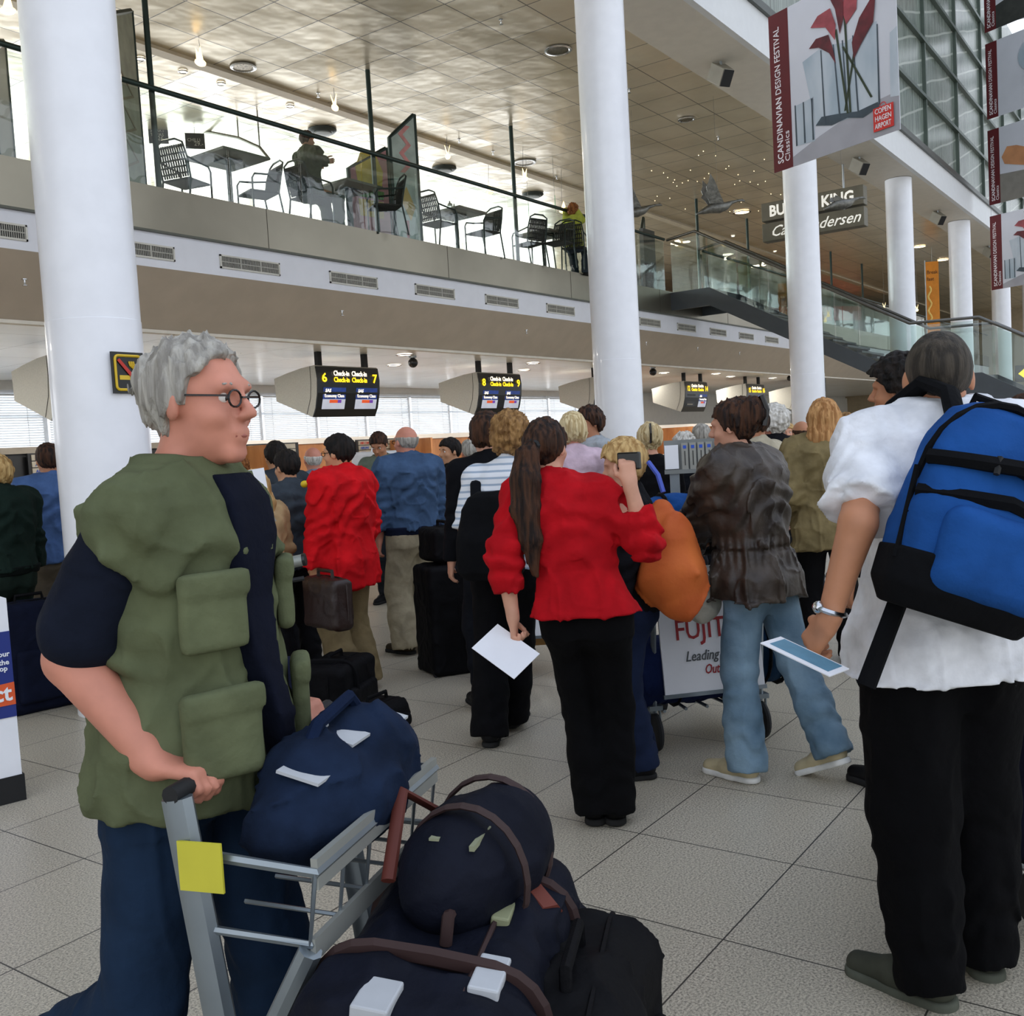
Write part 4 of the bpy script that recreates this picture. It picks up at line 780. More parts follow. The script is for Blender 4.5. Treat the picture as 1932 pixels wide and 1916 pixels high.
        for q in (1, -1):
            A = AN[q]; d_ = unit(A-KN[q]); pitch = legs.get('pitch', (0, 0))[0 if q == 1 else 1]; yw = legs.get('toe', (.15, -.15))[0 if q == 1 else 1]
            Rf = rot(yw, pitch); base = A-Rf @ (V3(.0, 0, .085)*s); sp_ = lambda x, y, z: base+Rf @ (V3(x, y, z)*s)
            G = Field(base-.32*s, base+.32*s, max(.006, vox*.75)); G.cone(sp_(-.025, 0, .055), sp_(.09, 0, .05), .042*s, .04*s, .03, flat=.9, fa=Rf[:, 1]); G.cone(sp_(.05, 0, .05), sp_(.195, q*-.008, .033), .042*s, .034*s, .02); G.cone(sp_(-.015, 0, .06), sp_(-.01, 0, .105), .042*s, .036*s, .02)
            G.cut(sp_(0, 0, .012), -Rf[:, 2]); sh = G.mesh('shoe', fabric('shoe'+shoe, shoe, rough=.5, bump=.15), e)
            G = Field(base-.32*s, base+.32*s, max(.006, vox*.75)); G.cone(sp_(-.025, 0, .012), sp_(.06, 0, .012), .047*s, .046*s, .01); G.cone(sp_(.06, 0, .012), sp_(.19, q*-.008, .012), .046*s, .043*s, .01)
            G.cut(sp_(0, 0, .028), Rf[:, 2]); G.cut(sp_(0, 0, 0), -Rf[:, 2]); G.mesh('sole', fabric('sole'+sole, sole, bump=.1), sh)
    # ---- upper clothing
    kind = top['kind']; t = top['t']; hem = top['hem']; slv = top['sleeve']
    F = Field(lo, hi, vox); torso(F, t, hem, 1.5, top['flare'], belly=top.get('belly', 0))
    for q in (1, -1):
        if kind != 'vest' or True:
            F.cone(sp(1.45, -.0, q*.05), (SH[q]+V3(0, 0, .0)) if kind != 'vest' else SH[q]*.96+sp(1.44)*.04, (.05*b+t)*s, (.05*b+t*(.8 if kind != 'vest' else .95))*s, .05)
        if kind == 'vest': continue
        if slv > 0:
            a = min(1, slv*2); E2 = SH[q]+(EL[q]-SH[q])*a; F.cone(SH[q], E2, (.053*b+t)*s, (.042*b+t*1.05+(.010 if slv < .6 else 0))*s, .04)
            if slv > .5:
                a = (slv-.5)*2; W2 = EL[q]+(WR[q]-EL[q])*a; F.cone(EL[q], W2, (.043*b+t*1.05)*s, (.034*b+t*.95)*s, .02)
    if top['collar']: F.cone(sp(1.45, -.012), sp(1.505, -.016), (.066 if not female else .058)*s+t*.3, (.06 if not female else .052)*s+t*.3, .02)
    F.cut(sp(hem), (0, 0, -1))
    for q in (1, -1):
        if kind == 'vest' or slv <= 0: continue
        if slv <= .5: P, d_ = SH[q]+(EL[q]-SH[q])*slv*2, unit(EL[q]-SH[q])
        else: P, d_ = EL[q]+(WR[q]-EL[q])*(slv-.5)*2, unit(WR[q]-EL[q])
        # flat cuff: trim everything past P close to the arm axis
        sl, X, Y, Z = F._r(P-.17*s, P+.17*s, 0.0); a = (X-P[0])*d_[0]+(Y-P[1])*d_[1]+(Z-P[2])*d_[2]; rr = np.sqrt((X-P[0])**2+(Y-P[1])**2+(Z-P[2])**2)
        rad = np.sqrt(np.maximum(rr*rr-a*a, 0)); fold = slv > .5 and unit(SH[q]-EL[q])@d_ > .2; msk = (rr < (.085 if fold else .13)*s) & (rad < (.066 if fold else .075+t*1.4+(.03 if slv < .6 else 0))*s) & ((np.abs(Y-sp(P[2]/s)[1])+0*X+0*Z > (.15*b+t)*s) | (np.abs(X-sp(1.2)[0])+0*Y+0*Z > (.13*b+t)*s)); A_ = F.D[sl]; A_[:] = np.where(msk, np.maximum(A_, a), A_)
    F.cone(sp(1.47, .0), sp(1.62, .01), (.052 if not female else .044)*s+t*.2, .07*s, .004, op='s')
    w_ = top['wr']
    def wf2(x, y, z):
        o = w_*(1.7*vnoise(x*9+1, y*9, z*4)+1.0*vnoise(x*22, y*22+5, z*11))
        yy = np.abs(y)
        o = o+w_*.9*crease(x*6+2, y*6, z*3.2+1)+w_*.55*crease(x*12, y*12+4, z*8)
        o = o+w_*.8*np.sin(z*42+x*26+yy*30+vnoise(x*9, y*9, z*5)*9)*np.exp(-((z-sp(1.3)[2])/.16)**2)*.7
        for q in (1, -1):
            near = np.exp(-((x-EL[q][0])**2+(y-EL[q][1])**2+(z-EL[q][2])**2)/.010); o = o+w_*1.6*near*np.sin(z*80+x*35+vnoise(x*12, y*12, z*12)*6)
        if top.get('waist'): zc = sp(top['waist'])[2]; o = o+.014*np.exp(-((z-zc)/.014)**2)+.006*np.exp(-((z-zc)/.06)**2)*np.sin((x*1.3+y)*110)
        if top.get('yoke'): zc = sp(top['yoke'])[2]+.012*np.cos(y*26); o = o-.007*np.clip((z-zc)/.01, 0, 1)*np.exp(-np.maximum(z-zc, 0)/.05)*(x < X_(1.2)*s)
        return o
    F.wrinkle(wf2); tm = top['m'] if 'm' in top else fabric('top'+top['c'], top['c']); F.mesh({'jacket': 'jacket', 'shirt': 'shirt', 'tee': 't_shirt', 'vest': 'vest', 'sweater': 'sweater'}[kind], tm, e)
    if kind == 'vest':   # the t-shirt sleeves that come out of the vest
        for q in (1, -1):
            F = Field(lo, hi, vox); F.cone(SH[q]+(EL[q]-SH[q])*.10, SH[q]+(EL[q]-SH[q])*.80, (.052*b+.010)*s, (.048*b*arm+.018)*s, .03)
            F.wrinkle(lambda x, y, z: .005*vnoise(x*14, y*14, z*9)+.005*crease(x*9, y*9, z*6)); F.mesh('t_shirt_sleeve', fabric('under', '#141926'), e)
    if top.get('band'):
        F = Field(lo, V3(hi[0], hi[1], sp(1.1)[2]+.05), vox); c = sp(hem); F.loft([((hem-.035+dz)*s, c[0], c[1], (.108*b+t*.7)*s, (.172*b+t*.7)*s), ((hem+.03+dz)*s, c[0], c[1], (.112*b+t+.004)*s, (.172*b+t+.004)*s)]); F.mesh('waistband', fabric('band'+top['band'], top['band']), e)
    # ---- hair
    if hair:
        st, hm = hair; G = Field(hc-V3(.27, .2, .64 if st in ('pony', 'long') else .24)*s, hc+V3(.2, .2, .22)*s, max(.0055, vox*.6))
        th = {'crop': .004, 'short': .007, 'swept': .012, 'full': .022, 'bald': .006, 'curly': .036, 'bob': .024, 'bun': .016, 'pony': .014, 'long': .02, 'afro': .04}[st]
        G.ell(hp(-.014, 0, .024), (V3(.098, .077, .093)+th)*s, Rh, .01)
        if st == 'short': G.ell(hp(.0, 0, .055), V3(.098, .076, .078)*s, Rh, .03)
        if st in ('bob', 'curly', 'full'):
            for q in (1, -1): G.ell(hp(-.03, q*.05, -.02), V3(.06, .045, .07 if st == 'bob' else .055)*s*(1.05 if st == 'curly' else 1), Rh, .03)
        if st == 'long':
            for q in (-1, 0, 1): G.chain([hp(-.04, q*.04, .0), hp(-.075, q*.055, -.12), hp(-.085, q*.05, -.25), hp(-.07, q*.03, -.4)], [.06*s, .055*s, .05*s, .015*s], .05)
        if st == 'bun': G.ell(hp(-.11, 0, .05), V3(.06, .06, .075)*s, Rh, .03)
        # trim the face, ears and neck out of the cap
        X, Y, Z = G.ax[0][:, None, None]-hc[0], G.ax[1][None, :, None]-hc[1], G.ax[2][None, None, :]-hc[2]; R_ = Rh/s
        lx = X*R_[0, 0]+Y*R_[1, 0]+Z*R_[2, 0]; ly = X*R_[0, 1]+Y*R_[1, 1]+Z*R_[2, 1]; lz = X*R_[0, 2]+Y*R_[1, 2]+Z*R_[2, 2]
        back = {'long': -.6, 'pony': -.075, 'bob': -.12, 'curly': -.1, 'crop': -.06}.get(st, -.075)
        zm = np.interp(lx, [-.12, -.035, -.02, .02, .03, .055, .075, .12], [back, back, -.02 if st not in ('bob', 'long', 'curly') else back*.7, -.012 if st not in ('bob', 'long', 'curly') else -.04, .025, .05, .066, .09]).astype(np.float32)
        if st == 'swept': zm = zm+np.interp(lx, [-.02, .02, .05, .1], [0, .02, .028, .035]).astype(np.float32)
        G.D = np.maximum(G.D, (zm-lz)*.8*s)
        if st == 'bald': G.D = np.maximum(G.D, (lz-.035+np.maximum(-lx-.02, 0)*.1)*s)
        if st == 'pony':
            P = [hp(-.105, 0, .03), hp(-.15, .005, -.03), hp(-.175, .01, -.13), hp(-.185, .012, -.25), hp(-.185, -.012, -.38), hp(-.18, -.02, -.52)]; G.chain(P, [.022*s, .045*s, .062*s, .058*s, .046*s, .014*s], .02, flat=1.35, fa=(1, 0, 0))
        a_ = {'crop': .002, 'short': .008, 'swept': .014, 'full': .013, 'bald': .004, 'curly': .03, 'bob': .012, 'bun': .012, 'pony': .008, 'long': .010, 'afro': .02}[st]
        if st in ('curly', 'afro'): G.wrinkle(lambda x, y, z: a_*(vnoise(x*45, y*45, z*40)*1.0+.6*vnoise(x*90, y*90, z*80)))
        else: G.wrinkle(lambda x, y, z: a_*(1.1*vnoise(x*60, y*60, z*9)+.8*vnoise(x*120, y*120, z*22)+.8*crease(x*40, y*40, z*7, .12)))
        G.mesh('hair', hm, e)
        if st == 'pony': MB().tube([tuple(hp(-.125, .03*math.cos(t_), .01+.03*math.sin(t_)*.6)) for t_ in np.linspace(0, 2*PI, 12, endpoint=False)], .012*s, 6, closed=True).build('hair_tie', BLACKM, e)
        if st == 'bun': MB().tube([tuple(hp(-.16, .012, .12)), tuple(hp(-.175, .012, .05)), tuple(hp(-.15, .012, -.02))], .018*s, 6, flat=.5).build('hair_clip', BLACK, e)
    e['_'] = 0; del e['_']
    return dict(e=e, WR=WR, EL=EL, SH=SH, AN=AN, KN=KN, sp=sp, s=s, hc=hc, hp=hp, M=Rz(hdr, (loc[0], loc[1], z0)))
def tolocal(loc, hd, p, z0=0):
    a = math.radians(hd); dx, dy = p[0]-loc[0], p[1]-loc[1]; return V3(dx*math.cos(a)+dy*math.sin(a), -dx*math.sin(a)+dy*math.cos(a), p[2]-z0)
# ================================================================ THE CAFE ON THE MEZZANINE
WICK = mat('wicker_black', '#14170f', .7, amt=.4, ns=60, bump=.8, bs=90); TABG = mat('table_top_grey', '#5d5a4c', .4); TUBE = mat('chair_tube_green', '#1d2a26', .4, .4)
def chair(x, y, rz, lab, proto=[None]):
    if proto[0] is not None:
        r = copy_tree(proto[0]); r.location = (x, y, MEZ); r.rotation_euler = (0, 0, rz); r['label'] = lab; return r
    e = empty('cafe_chair', (x, y, MEZ), rz, lab, 'chair', 'black wicker cafe chairs on the mezzanine')
    MB().box((-.22, -.21, .43), (.22, .21, .46)).build('seat', WICK, e, bevel=.01)
    b = MB()
    for i in range(11): t = -.19+.038*i; b.tube([(-.20, t*.95, .47), (-.24, t*1.0, .65), (-.30, t*.9, .86)], .014, 5)
    for z_ in (.52, .6, .68, .76, .84): b.tube([(-.20-(z_-.46)*.22, -.2, z_), (-.21-(z_-.46)*.22, 0, z_), (-.20-(z_-.46)*.22, .2, z_)], .013, 5)
    b.build('backrest', WICK, e)
    MB().tube([(-.2, -.22, .45), (-.25, -.225, .7), (-.3, -.2, .88), (-.31, -.1, .93), (-.31, .1, .93), (-.3, .2, .88), (-.25, .225, .7), (-.2, .22, .45)], .014, 8).build('back_frame', TUBE, e, smooth=True)
    for q in (-1, 1):
        MB().tube([(.2, q*.23, 0), (.2, q*.24, .6), (.16, q*.24, .66), (0, q*.24, .67), (-.25, q*.23, .7)], .014, 8).build('leg', TUBE, e, smooth=True)
        MB().tube([(-.28, q*.22, 0), (-.2, q*.22, .45)], .014, 8).build('leg', TUBE, e, smooth=True)
    proto[0] = e; return e
def table(x, y, rz, lab, proto=[None]):
    if proto[0] is not None:
        r = copy_tree(proto[0]); r.location = (x, y, MEZ); r.rotation_euler = (0, 0, rz); r['label'] = lab; return r
    e = empty('cafe_table', (x, y, MEZ), rz, lab, 'table', 'square cafe tables on the mezzanine')
    MB().box((-.38, -.38, .71), (.38, .38, .745)).build('tabletop', TABG, e); MB().box((-.13, -.13, .69), (.13, .13, .71)).build('mounting_plate', TUBE, e)
    MB().cyl((0, 0, 0), .035, .02, .69, 12).build('pedestal', TUBE, e, smooth=True); MB().cyl((0, 0, 0), .24, 0, .025, 24).build('base', TUBE, e, smooth=True); proto[0] = e; return e
def mz(px, py, h): p = on(2, px, py, MEZ+h); return p[0], p[1]
T = [(430, 300, 'cafe table nearest the near column'), (655, 355, 'cafe table in front of the seated man with a glass on it'), (860, 403, 'cafe table with two coffee pots'), (1025, 443, 'cafe table by the seated woman')]
tp_ = []
for px, py, l_ in T: x, y = mz(px, py, .73); tp_.append((x, y)); table(x, y, .0, l_)
x, y = mz(352, 338, .50); chair(x, y, math.radians(15), 'black wicker chair nearest the near column')
x, y = mz(488, 365, .46); chair(x, y, math.radians(165), 'black wicker chair behind the seated man')
x, y = tp_[1]; mx_, my_ = x-.75, y+.0
chair(mx_, my_, 0, 'black wicker chair with the man in the olive suit sitting on it'); chair(x+.42, y-.35, math.radians(150), 'black wicker chair in front of the pink menu board')
x, y = tp_[2]; chair(x-.62, y-.1, 0, 'black wicker chair left of the coffee pot table'); chair(x+.55, y-.15, math.radians(170), 'wicker chair right of the coffee pot table')
x, y = tp_[3]; chair(x-.65, y-.1, math.radians(75), 'black wicker chair seen from behind by the third rail post'); wx, wy = mz(1090, 470, .46); chair(wx-.1, wy, math.radians(20), 'black wicker chair with the woman in the yellow top'); chair(wx-.85, wy-.1, math.radians(185), 'wicker chair beside the second column')
# glass of juice, coffee pots
x, y = tp_[1]; e = empty('juice_glass', (x+.0, y+.1, MEZ+.745), 0, 'tall glass of orange juice on the seated man\'s table', 'glass')
MB().lathe([(.025, 0), (.03, .02), (.045, .16)], (0, 0, 0), 14, caps=False).build('glass', BALG, e, smooth=True); MB().lathe([(.022, .005), (.027, .02), (.038, .1)], (0, 0, 0), 14).build('juice', mat('orange_juice', '#d9891c', .4, emit=.15), e, smooth=True)
x, y = tp_[2]
for i, (a, b) in enumerate(((.0, .12), (.22, .2))):
    e = empty('coffee_pot', (x+a, y+b, MEZ+.745), 0, 'glass plunger coffee pot on the cafe table, '+('left one', 'right one')[i], 'coffee pot', 'coffee pots')
    MB().cyl((0, 0, 0), .045, .0, .15, 16).build('jug', BALG, e, smooth=True); MB().lathe([(.048, .14), (.045, .17), (.015, .19), (.012, .22), (0, .225)], (0, 0, 0), 14).build('lid', CHROME, e, smooth=True); MB().tube([(.045, 0, .14), (.09, 0, .13), (.09, 0, .05), (.045, 0, .04)], .006).build('handle', BLACKM, e)
# arched boards
def board(px, py, wd, ht, rz, colr, lab, deco, dist=10.5):
    p = on(1, px, py, dist); e = empty('menu_board', (p[0], dist, MEZ), rz, lab, 'board', 'arched menu boards in the cafe')
    pts = [(-wd/2, 0), (wd/2, 0), (wd/2, ht)]+[(wd/2-wd*t, ht+ (0 if False else 0)+.0) for t in ()]+[(wd/2-wd*(1-math.cos(t)), ht-.45+.45*math.cos(t)) for t in np.linspace(0, PI/2, 8)][1:]
    Mx = Matrix.Rotation(PI/2, 4, 'X'); MB().prism(pts, Matrix.Translation((0, .02, 0)) @ Mx, .04).build('panel', mat('board_'+colr, colr, .6, amt=.15, ns=5), e)
    b = MB(); b.tube([(x_, 0, z_) for x_, z_ in pts], .035, 6, closed=True); b.build('frame', DARKG, e)
    for i, (nm, cc, pp) in enumerate(deco): MB().prism([(a*wd, b_*ht) for a, b_ in pp], Matrix.Translation((0, -.022-.001*i, 0)) @ Mx, .003).build(nm, mat('deco_'+cc, cc, .6, amt=.15), e)
zig = lambda x0, x1, z0, z1, n_, w_: [(x0+(x1-x0)*((i % 2)), z0+(z1-z0)*i/n_) for i in range(n_+1)]+[(x0+(x1-x0)*((i % 2))+w_, z0+(z1-z0)*i/n_) for i in range(n_, -1, -1)]
board(246, 300, .95, 2.3, math.radians(38), '#9a9a86', 'tall arched menu board seen almost edge-on beside the near column', [('drawing', '#7d6f52', zig(-.3, .2, .1, .6, 6, .08))])
board(700, 400, .80, 1.65, math.radians(-8), '#b87f86', 'pink arched menu board with a burger drawing behind the second rail post', [('bun_drawing', '#c9b24c', [(-.3, .6), (.3, .6), (.35, .75), (.2, .9), (-.2, .9), (-.35, .75)]), ('filling_drawing', '#4f7a3a', [(-.32, .48), (.32, .48), (.35, .56), (-.35, .56)]), ('bun_drawing', '#c2a23e', [(-.3, .3), (.3, .3), (.32, .46), (-.32, .46)])], 11.0)
board(768, 400, .52, 2.15, math.radians(-12), '#a9b6ae', 'narrow arched menu board with pink and yellow drawings', [('drawing', '#c98a86', zig(-.2, .1, .55, .9, 5, .18)), ('drawing', '#c9a34c', [(-.25, .35), (0, .45), (.3, .3), (.1, .2)]), ('drawing', '#b0545a', [(-.1, .03), (0, .03), (.02, .2), (-.08, .2)])], 10.6)
board(1212, 440, .6, 1.9, math.radians(20), '#7d857b', 'arched cafe board with a red heart right of the second column', [('heart', '#a8322a', [(.0, .25), (.35, .5), (.3, .62), (.12, .65), (0, .56), (-.12, .65), (-.3, .62), (-.35, .5)])], 10.9)
board(1320, 470, .6, 1.7, math.radians(20), '#6a716a', 'dark arched board with a red arch by the stair head', [('red_arch', '#a8322a', [(-.3, .05), (.3, .05), (.3, .45), (.15, .55), (0, .35), (-.15, .55), (-.3, .45)])], 11.6)
board(8, 270, .8, 1.6, math.radians(50), '#3d352c', 'dark board at the left edge of the mezzanine', [], 10.8)
# hanging price boards and their curved rail
SLATE = mat('chalkboard', '#1b1d19', .6, amt=.2)
for px, py, t_, l_ in ((299, 256, ('SMART', 'TAPAS', '26.-'), 'small chalkboard price sign hanging nearest the near column'), (368, 266, ('', 'CHILLI', '29.-'), 'small chalkboard price sign hanging beside the first rail post')):
    p = W(px, py, 17); e = empty('price_board', p, math.radians(-38), l_, 'sign', 'chalkboard price signs')
    MB().box((-.16, -.01, -.13), (.16, .01, .13)).build('board', SLATE, e)
    for i, s_ in enumerate(t_):
        if s_: lettering(s_, .075 if i < 2 else .1, mat('chalk', '#c9c6b8', .8), Matrix.Translation((-.13 if i < 2 else -.02, -.014, .06-.07*i)) @ Matrix.Rotation(PI/2, 4, 'X'), e)
    MB().tube([(0, 0, .13), (0, 0, 7.3-p[2])], .004, 4).build('hanger', RAILM, e)
P_ = [W(x_, y_, d_) for x_, y_, d_ in ((260, 225, 18), (330, 243, 17.6), (400, 250, 17.2), (450, 260, 16.8), (490, 278, 16.4), (508, 300, 16.2))]
e = empty('curved_canopy_rail', P_[2], 0, 'curved metal rail hanging over the cafe counter', 'rail'); MB().tube([tuple(q-P_[2]) for q in P_], .025, 8).build('rail', mat('rail_grey', '#6e6a5c', .4, .6), e, smooth=True)
for q in (1, 3, 4): MB().tube([tuple(P_[q]-P_[2]), tuple(V3(P_[q][0], P_[q][1], 7.3)-P_[2])], .012, 6).build('hanger', RAILM, e)
# little bird-shaped pendant lamps
PL = mat('lamp_paper', '#ffe0a8', .6, emit=2.2)
for i, (px, py, w_) in enumerate(((378, 118, 'above the near cafe table'), (632, 203, 'right of the seated man'), (845, 295, 'beyond the narrow menu board'), (990, 338, 'beside the third rail post'), (925, 362, 'above the coffee pots'), (1063, 398, 'above the woman in yellow'), (15, 20, 'at the top left corner'), (1450, 440, 'right of the dark arched board'), (1668, 582, 'behind the fourth column'), (1730, 585, 'right of the fourth column'))):
    p = W(px, py, 16.5+i*.9 if i < 7 else 26+i) if i != 6 else W(px, py, 14); 
    if p[2] > 7.1: p = on(2, px, py, 7.0)
    e = empty('pendant_lamp', p, .4*i, 'small glowing bird-shaped pendant lamp '+w_, 'lamp', 'bird-shaped pendant lamps')
    MB().ell((0, 0, 0), (.09, .05, .05)).build('shade', PL, e, smooth=True)
    for q in (-1, 1): MB().add([(-.06, 0, .02), (.06, 0, .02), (-.02, q*.05, .2), (-.06, .006, .02), (.06, .006, .02), (-.02, q*.05+.006, .2)], [(0, 1, 2), (3, 5, 4), (0, 3, 4, 1), (1, 4, 5, 2), (2, 5, 3, 0)]).build('wing', PL, e)
    MB().tube([(0, 0, .03), (.03, .01, .15), (0, 0, 7.3-p[2])], .004, 4).build('cord', RAILM, e)
for px, py, w_ in ((997, 392, 'left'), (1047, 385, 'right')):
    e = empty('paper_butterfly', W(px, py, 20), .6, 'green paper butterfly hanging by the third rail post, %s one' % w_, 'decoration', 'green paper butterflies')
    p = e.location
    for q in (-1, 1): MB().prism([(0, -.05), (q*.12, -.14), (q*.16, -.02), (q*.1, .03), (q*.15, .14), (q*.04, .16), (0, .04)], Matrix.Rotation(PI/2, 4, 'X'), .006).build('wing', mat('butterfly_green', '#4fa060', .6), e)
    MB().tube([(0, 0, .03), (0, 0, 7.3-p.z)], .003, 4).build('thread', RAILM, e)
# neon fast food front behind the stair
p = W(1555, 590, 44); e = empty('fast_food_front', (p[0], p[1], 0), math.radians(-35), 'dark food counter front with red sign behind the third column', 'shop front')
z_ = W(1555, 590, 44)[2]; MB().box((-5, 0, MEZ), (2, .3, z_+.3)).build('counter_wall', mat('shop_brown', '#4a2f20', .6), e); MB().box((-5, -.1, z_-.35), (1.9, 0, z_+.25)).build('fascia', mat('shop_red', '#7d1c16', .5, emit=.25), e)
BLN = mat('neon_blue', '#5fa8ff', .5, emit=1.5)
e = empty('blue_neon_sign', W(15, 130, 16), math.radians(20), 'blue neon script sign at the left edge', 'sign'); p = e.location
MB().tube([(-.45+.03*i, 0, .12*math.sin(i*1.1)) for i in range(30)], .02, 6).build('neon_tube', BLN, e, smooth=True); MB().tube([(0, 0, .1), (0, 0, 7.3-p.z)], .004, 4).build('hanger', RAILM, e)
# ================================================================ THE QUEUE AND THE PASSERS-BY
def xy(px, py, d): p = W(px, py, d); return (p[0], p[1])
def Lw(loc, hd, px, py, d): return tolocal(loc, hd, W(px, py, d))
def foot(loc, hd, px, py, z=.085): return tolocal(loc, hd, on(2, px, py, z))
Q = 'travellers queueing at check-in'
# --- man in the olive vest pushing a trolley
L1 = xy(322, 1000, 2.08); h1 = -72
nh, fh = W(372, 1452, 1.86), W(585, 1330, 2.27)
TW = lambda p: tolocal(L1, h1, p)
vest = person(L1, h1, 1.85, 'grey-haired man in olive vest and jeans striding right behind a trolley', ('swept', H_GRY), 'pink', dict(c='#5b6147', kind='vest', hem=.87, t=.024, flare=.12, wr=.014, collar=False, belly=.03), dict(c='#1b2c42', t=.022, wr=.008, flare=.012, pitch=(0, .9)), vox=.0075, lean=.03, head=(.0, .05), build=1.04, hs=1.0, neck=(.03, -.005), shw=.86, arm=1.22,
    hl=TW(fh)-V3(.09, 0, -.01), hr=TW(nh)-V3(.09, 0, -.01), fl=V3(.10, .10, .085), fr=V3(-.42, -.1, .27), curl=((1.15, (0, 0, -1), (0, -1, 0)), (1.15, (0, 0, -1), (0, 1, 0))), handdir=((1, 0, -.15), (1, .1, -.15)), face=True, glasses=True, elb=((-1, .15, -.5), (-1, -.12, -.5)))
sp, s_ = vest['sp'], vest['s']
F = Field(sp(.7)-V3(.3, .35, 0), sp(1.5)+V3(.35, .35, .05), .0085)
for z_ in (0,):
    st = []
    for z, rx, ry in [(.88, .112, .168), (.93, .118, .175), (1.02, .105, .158), (1.12, .10, .145), (1.25, .115, .16), (1.37, .118, .178), (1.44, .10, .165), (1.49, .07, .10)]:
        c = sp(z); bl = .035*math.exp(-((z-1.05)/.14)**2); fl_ = max(0, 1.1-z)*.10; st.append((c[2], c[0]+bl*s_, c[1], (rx*1.04+.044+fl_+bl)*s_, (ry*1.04+.036+fl_)*s_))
F.loft(st, n=2.4)
X, Y, Z = F.ax[0][:, None, None], F.ax[1][None, :, None], F.ax[2][None, None, :]
F.D = np.maximum(F.D, np.abs(Y-.01-.02*np.sin(Z*9))-(.030+.05*np.clip((Z-1.15)/.3, 0, 1))); F.D = np.maximum(F.D, .02-X+0*Y+0*Z)
F.mesh('shirt_front', fabric('shirtfront', '#0e1220'), vest['e'])
OL2 = fabric('olive_pocket', '#60664b')
for (x_, y_, z_, w_, h_, n_) in ((.155, -.12, 1.24, .07, .075, 'chest_pocket'), (.155, .13, 1.24, .06, .075, 'chest_pocket'), (.17, -.14, 1.02, .08, .085, 'waist_pocket'), (.17, .14, 1.02, .065, .085, 'waist_pocket')):
    G = Field(V3(-.05, -.4, .8), V3(.4, .4, 1.4), .0085); a_ = math.atan2(y_, x_*1.25); R_ = rot(a_*.9); G.box((x_*s_+.012, y_*s_*1.0, z_*s_), (.018, w_, h_), R_, .015); G.box((x_*s_+.018, y_*s_*1.0, z_*s_+h_-.02), (.019, w_+.004, .026), R_, .012, .004); G.wrinkle(lambda x, y, z: .005*vnoise(x*18, y*18, z*14)); G.mesh(n_, OL2, vest['e'])
w_ = vest['WR'][1]; d_ = unit(vest['WR'][1]-vest['EL'][1]); a = unit(np.cross(d_, (0, 1, 0))); b = np.cross(d_, a)
MB().tube([tuple(w_-d_*.03+(a*math.cos(t)+b*math.sin(t))*.036) for t in np.linspace(0, 2*PI, 16, endpoint=False)], .012, 6, closed=True).build('wristwatch', mat('watch_white', '#d9d9d6', .4), vest['e'], smooth=True)
# --- man in the white t-shirt with the blue rucksack
L2 = xy(1772, 1000, 2.80); h2 = 36
tee = person(L2, h2, 1.89, 'man in white t-shirt and black trousers seen from behind, carrying a blue rucksack', ('crop', H_CRP), 'tan', dict(c='#e3e5ea', kind='tee', hem=.83, t=.034, sleeve=.42, wr=.009, collar=False, flare=.12), dict(c='#060608', t=.055, pt=.034, wr=.008, flare=-.022, toe=(.75, .0)), '#3f4138', vox=.0075, head=(-.25, .12), build=1.12, side_lean=-.02, neck=(.02, -.045),
    hl=Lw(L2, h2, 1562, 1172, 2.62), hr=Lw(L2, h2, 1945, 1150, 2.9), fl=foot(L2, h2, 1752, 1830), fr=foot(L2, h2, 1852, 1775), curl=((.95, (0, -1, .2), (1, 0, 0)), (.8, (0, 0, -1), (0, 1, 0))), handdir=((.55, .35, -.75), (.9, 0, -.3)), sole='#55584e', elb=((-1, .25, 0), (-1, -.3, 0)))
w_ = tee['WR'][1]; d_ = unit(tee['WR'][1]-tee['EL'][1]); a = unit(np.cross(d_, (0, 1, 0))); b = np.cross(d_, a)
g = MB().tube([tuple(w_-d_*.03+(a*math.cos(t)+b*math.sin(t))*.033) for t in np.linspace(0, 2*PI, 16, endpoint=False)], .008, 6, closed=True, flat=1.6).build('wristwatch', CHROME, tee['e'], smooth=True)
MB().ell(tuple(w_-d_*.03-b*.034), (.018, .018, .018)).build('watch_case', CHROME, g, smooth=True)
def card(M, w, h, m, nm, lab, cat, inner=None):
    e = MB().prism([(-w/2, -h/2), (w/2, -h/2), (w/2, h/2), (-w/2, h/2)], M, .003).build(nm, m, label=lab, cat=cat)
    if inner: MB().prism([(-w*.42, -h*.3), (w*.42, -h*.3), (w*.42, h*.42), (-w*.42, h*.42)], M @ Matrix.Translation((0, 0, .0035)), .001).build('printed_panel', inner, e)
    return e
c0 = W(1517, 1238, 2.58); tr_ = W(1585, 1268, 2.52)-W(1452, 1205, 2.66)
card(frame(c0, tr_, W(1500, 1210, 2.66)-W(1500, 1240, 2.5)+V3(0, 0, .02)), .205, .10, PAPER, 'travel_card', 'pale blue travel document in the hand of the man in white', 'document', mat('ticket_blue', '#5b8ca6', .6, amt=.25))
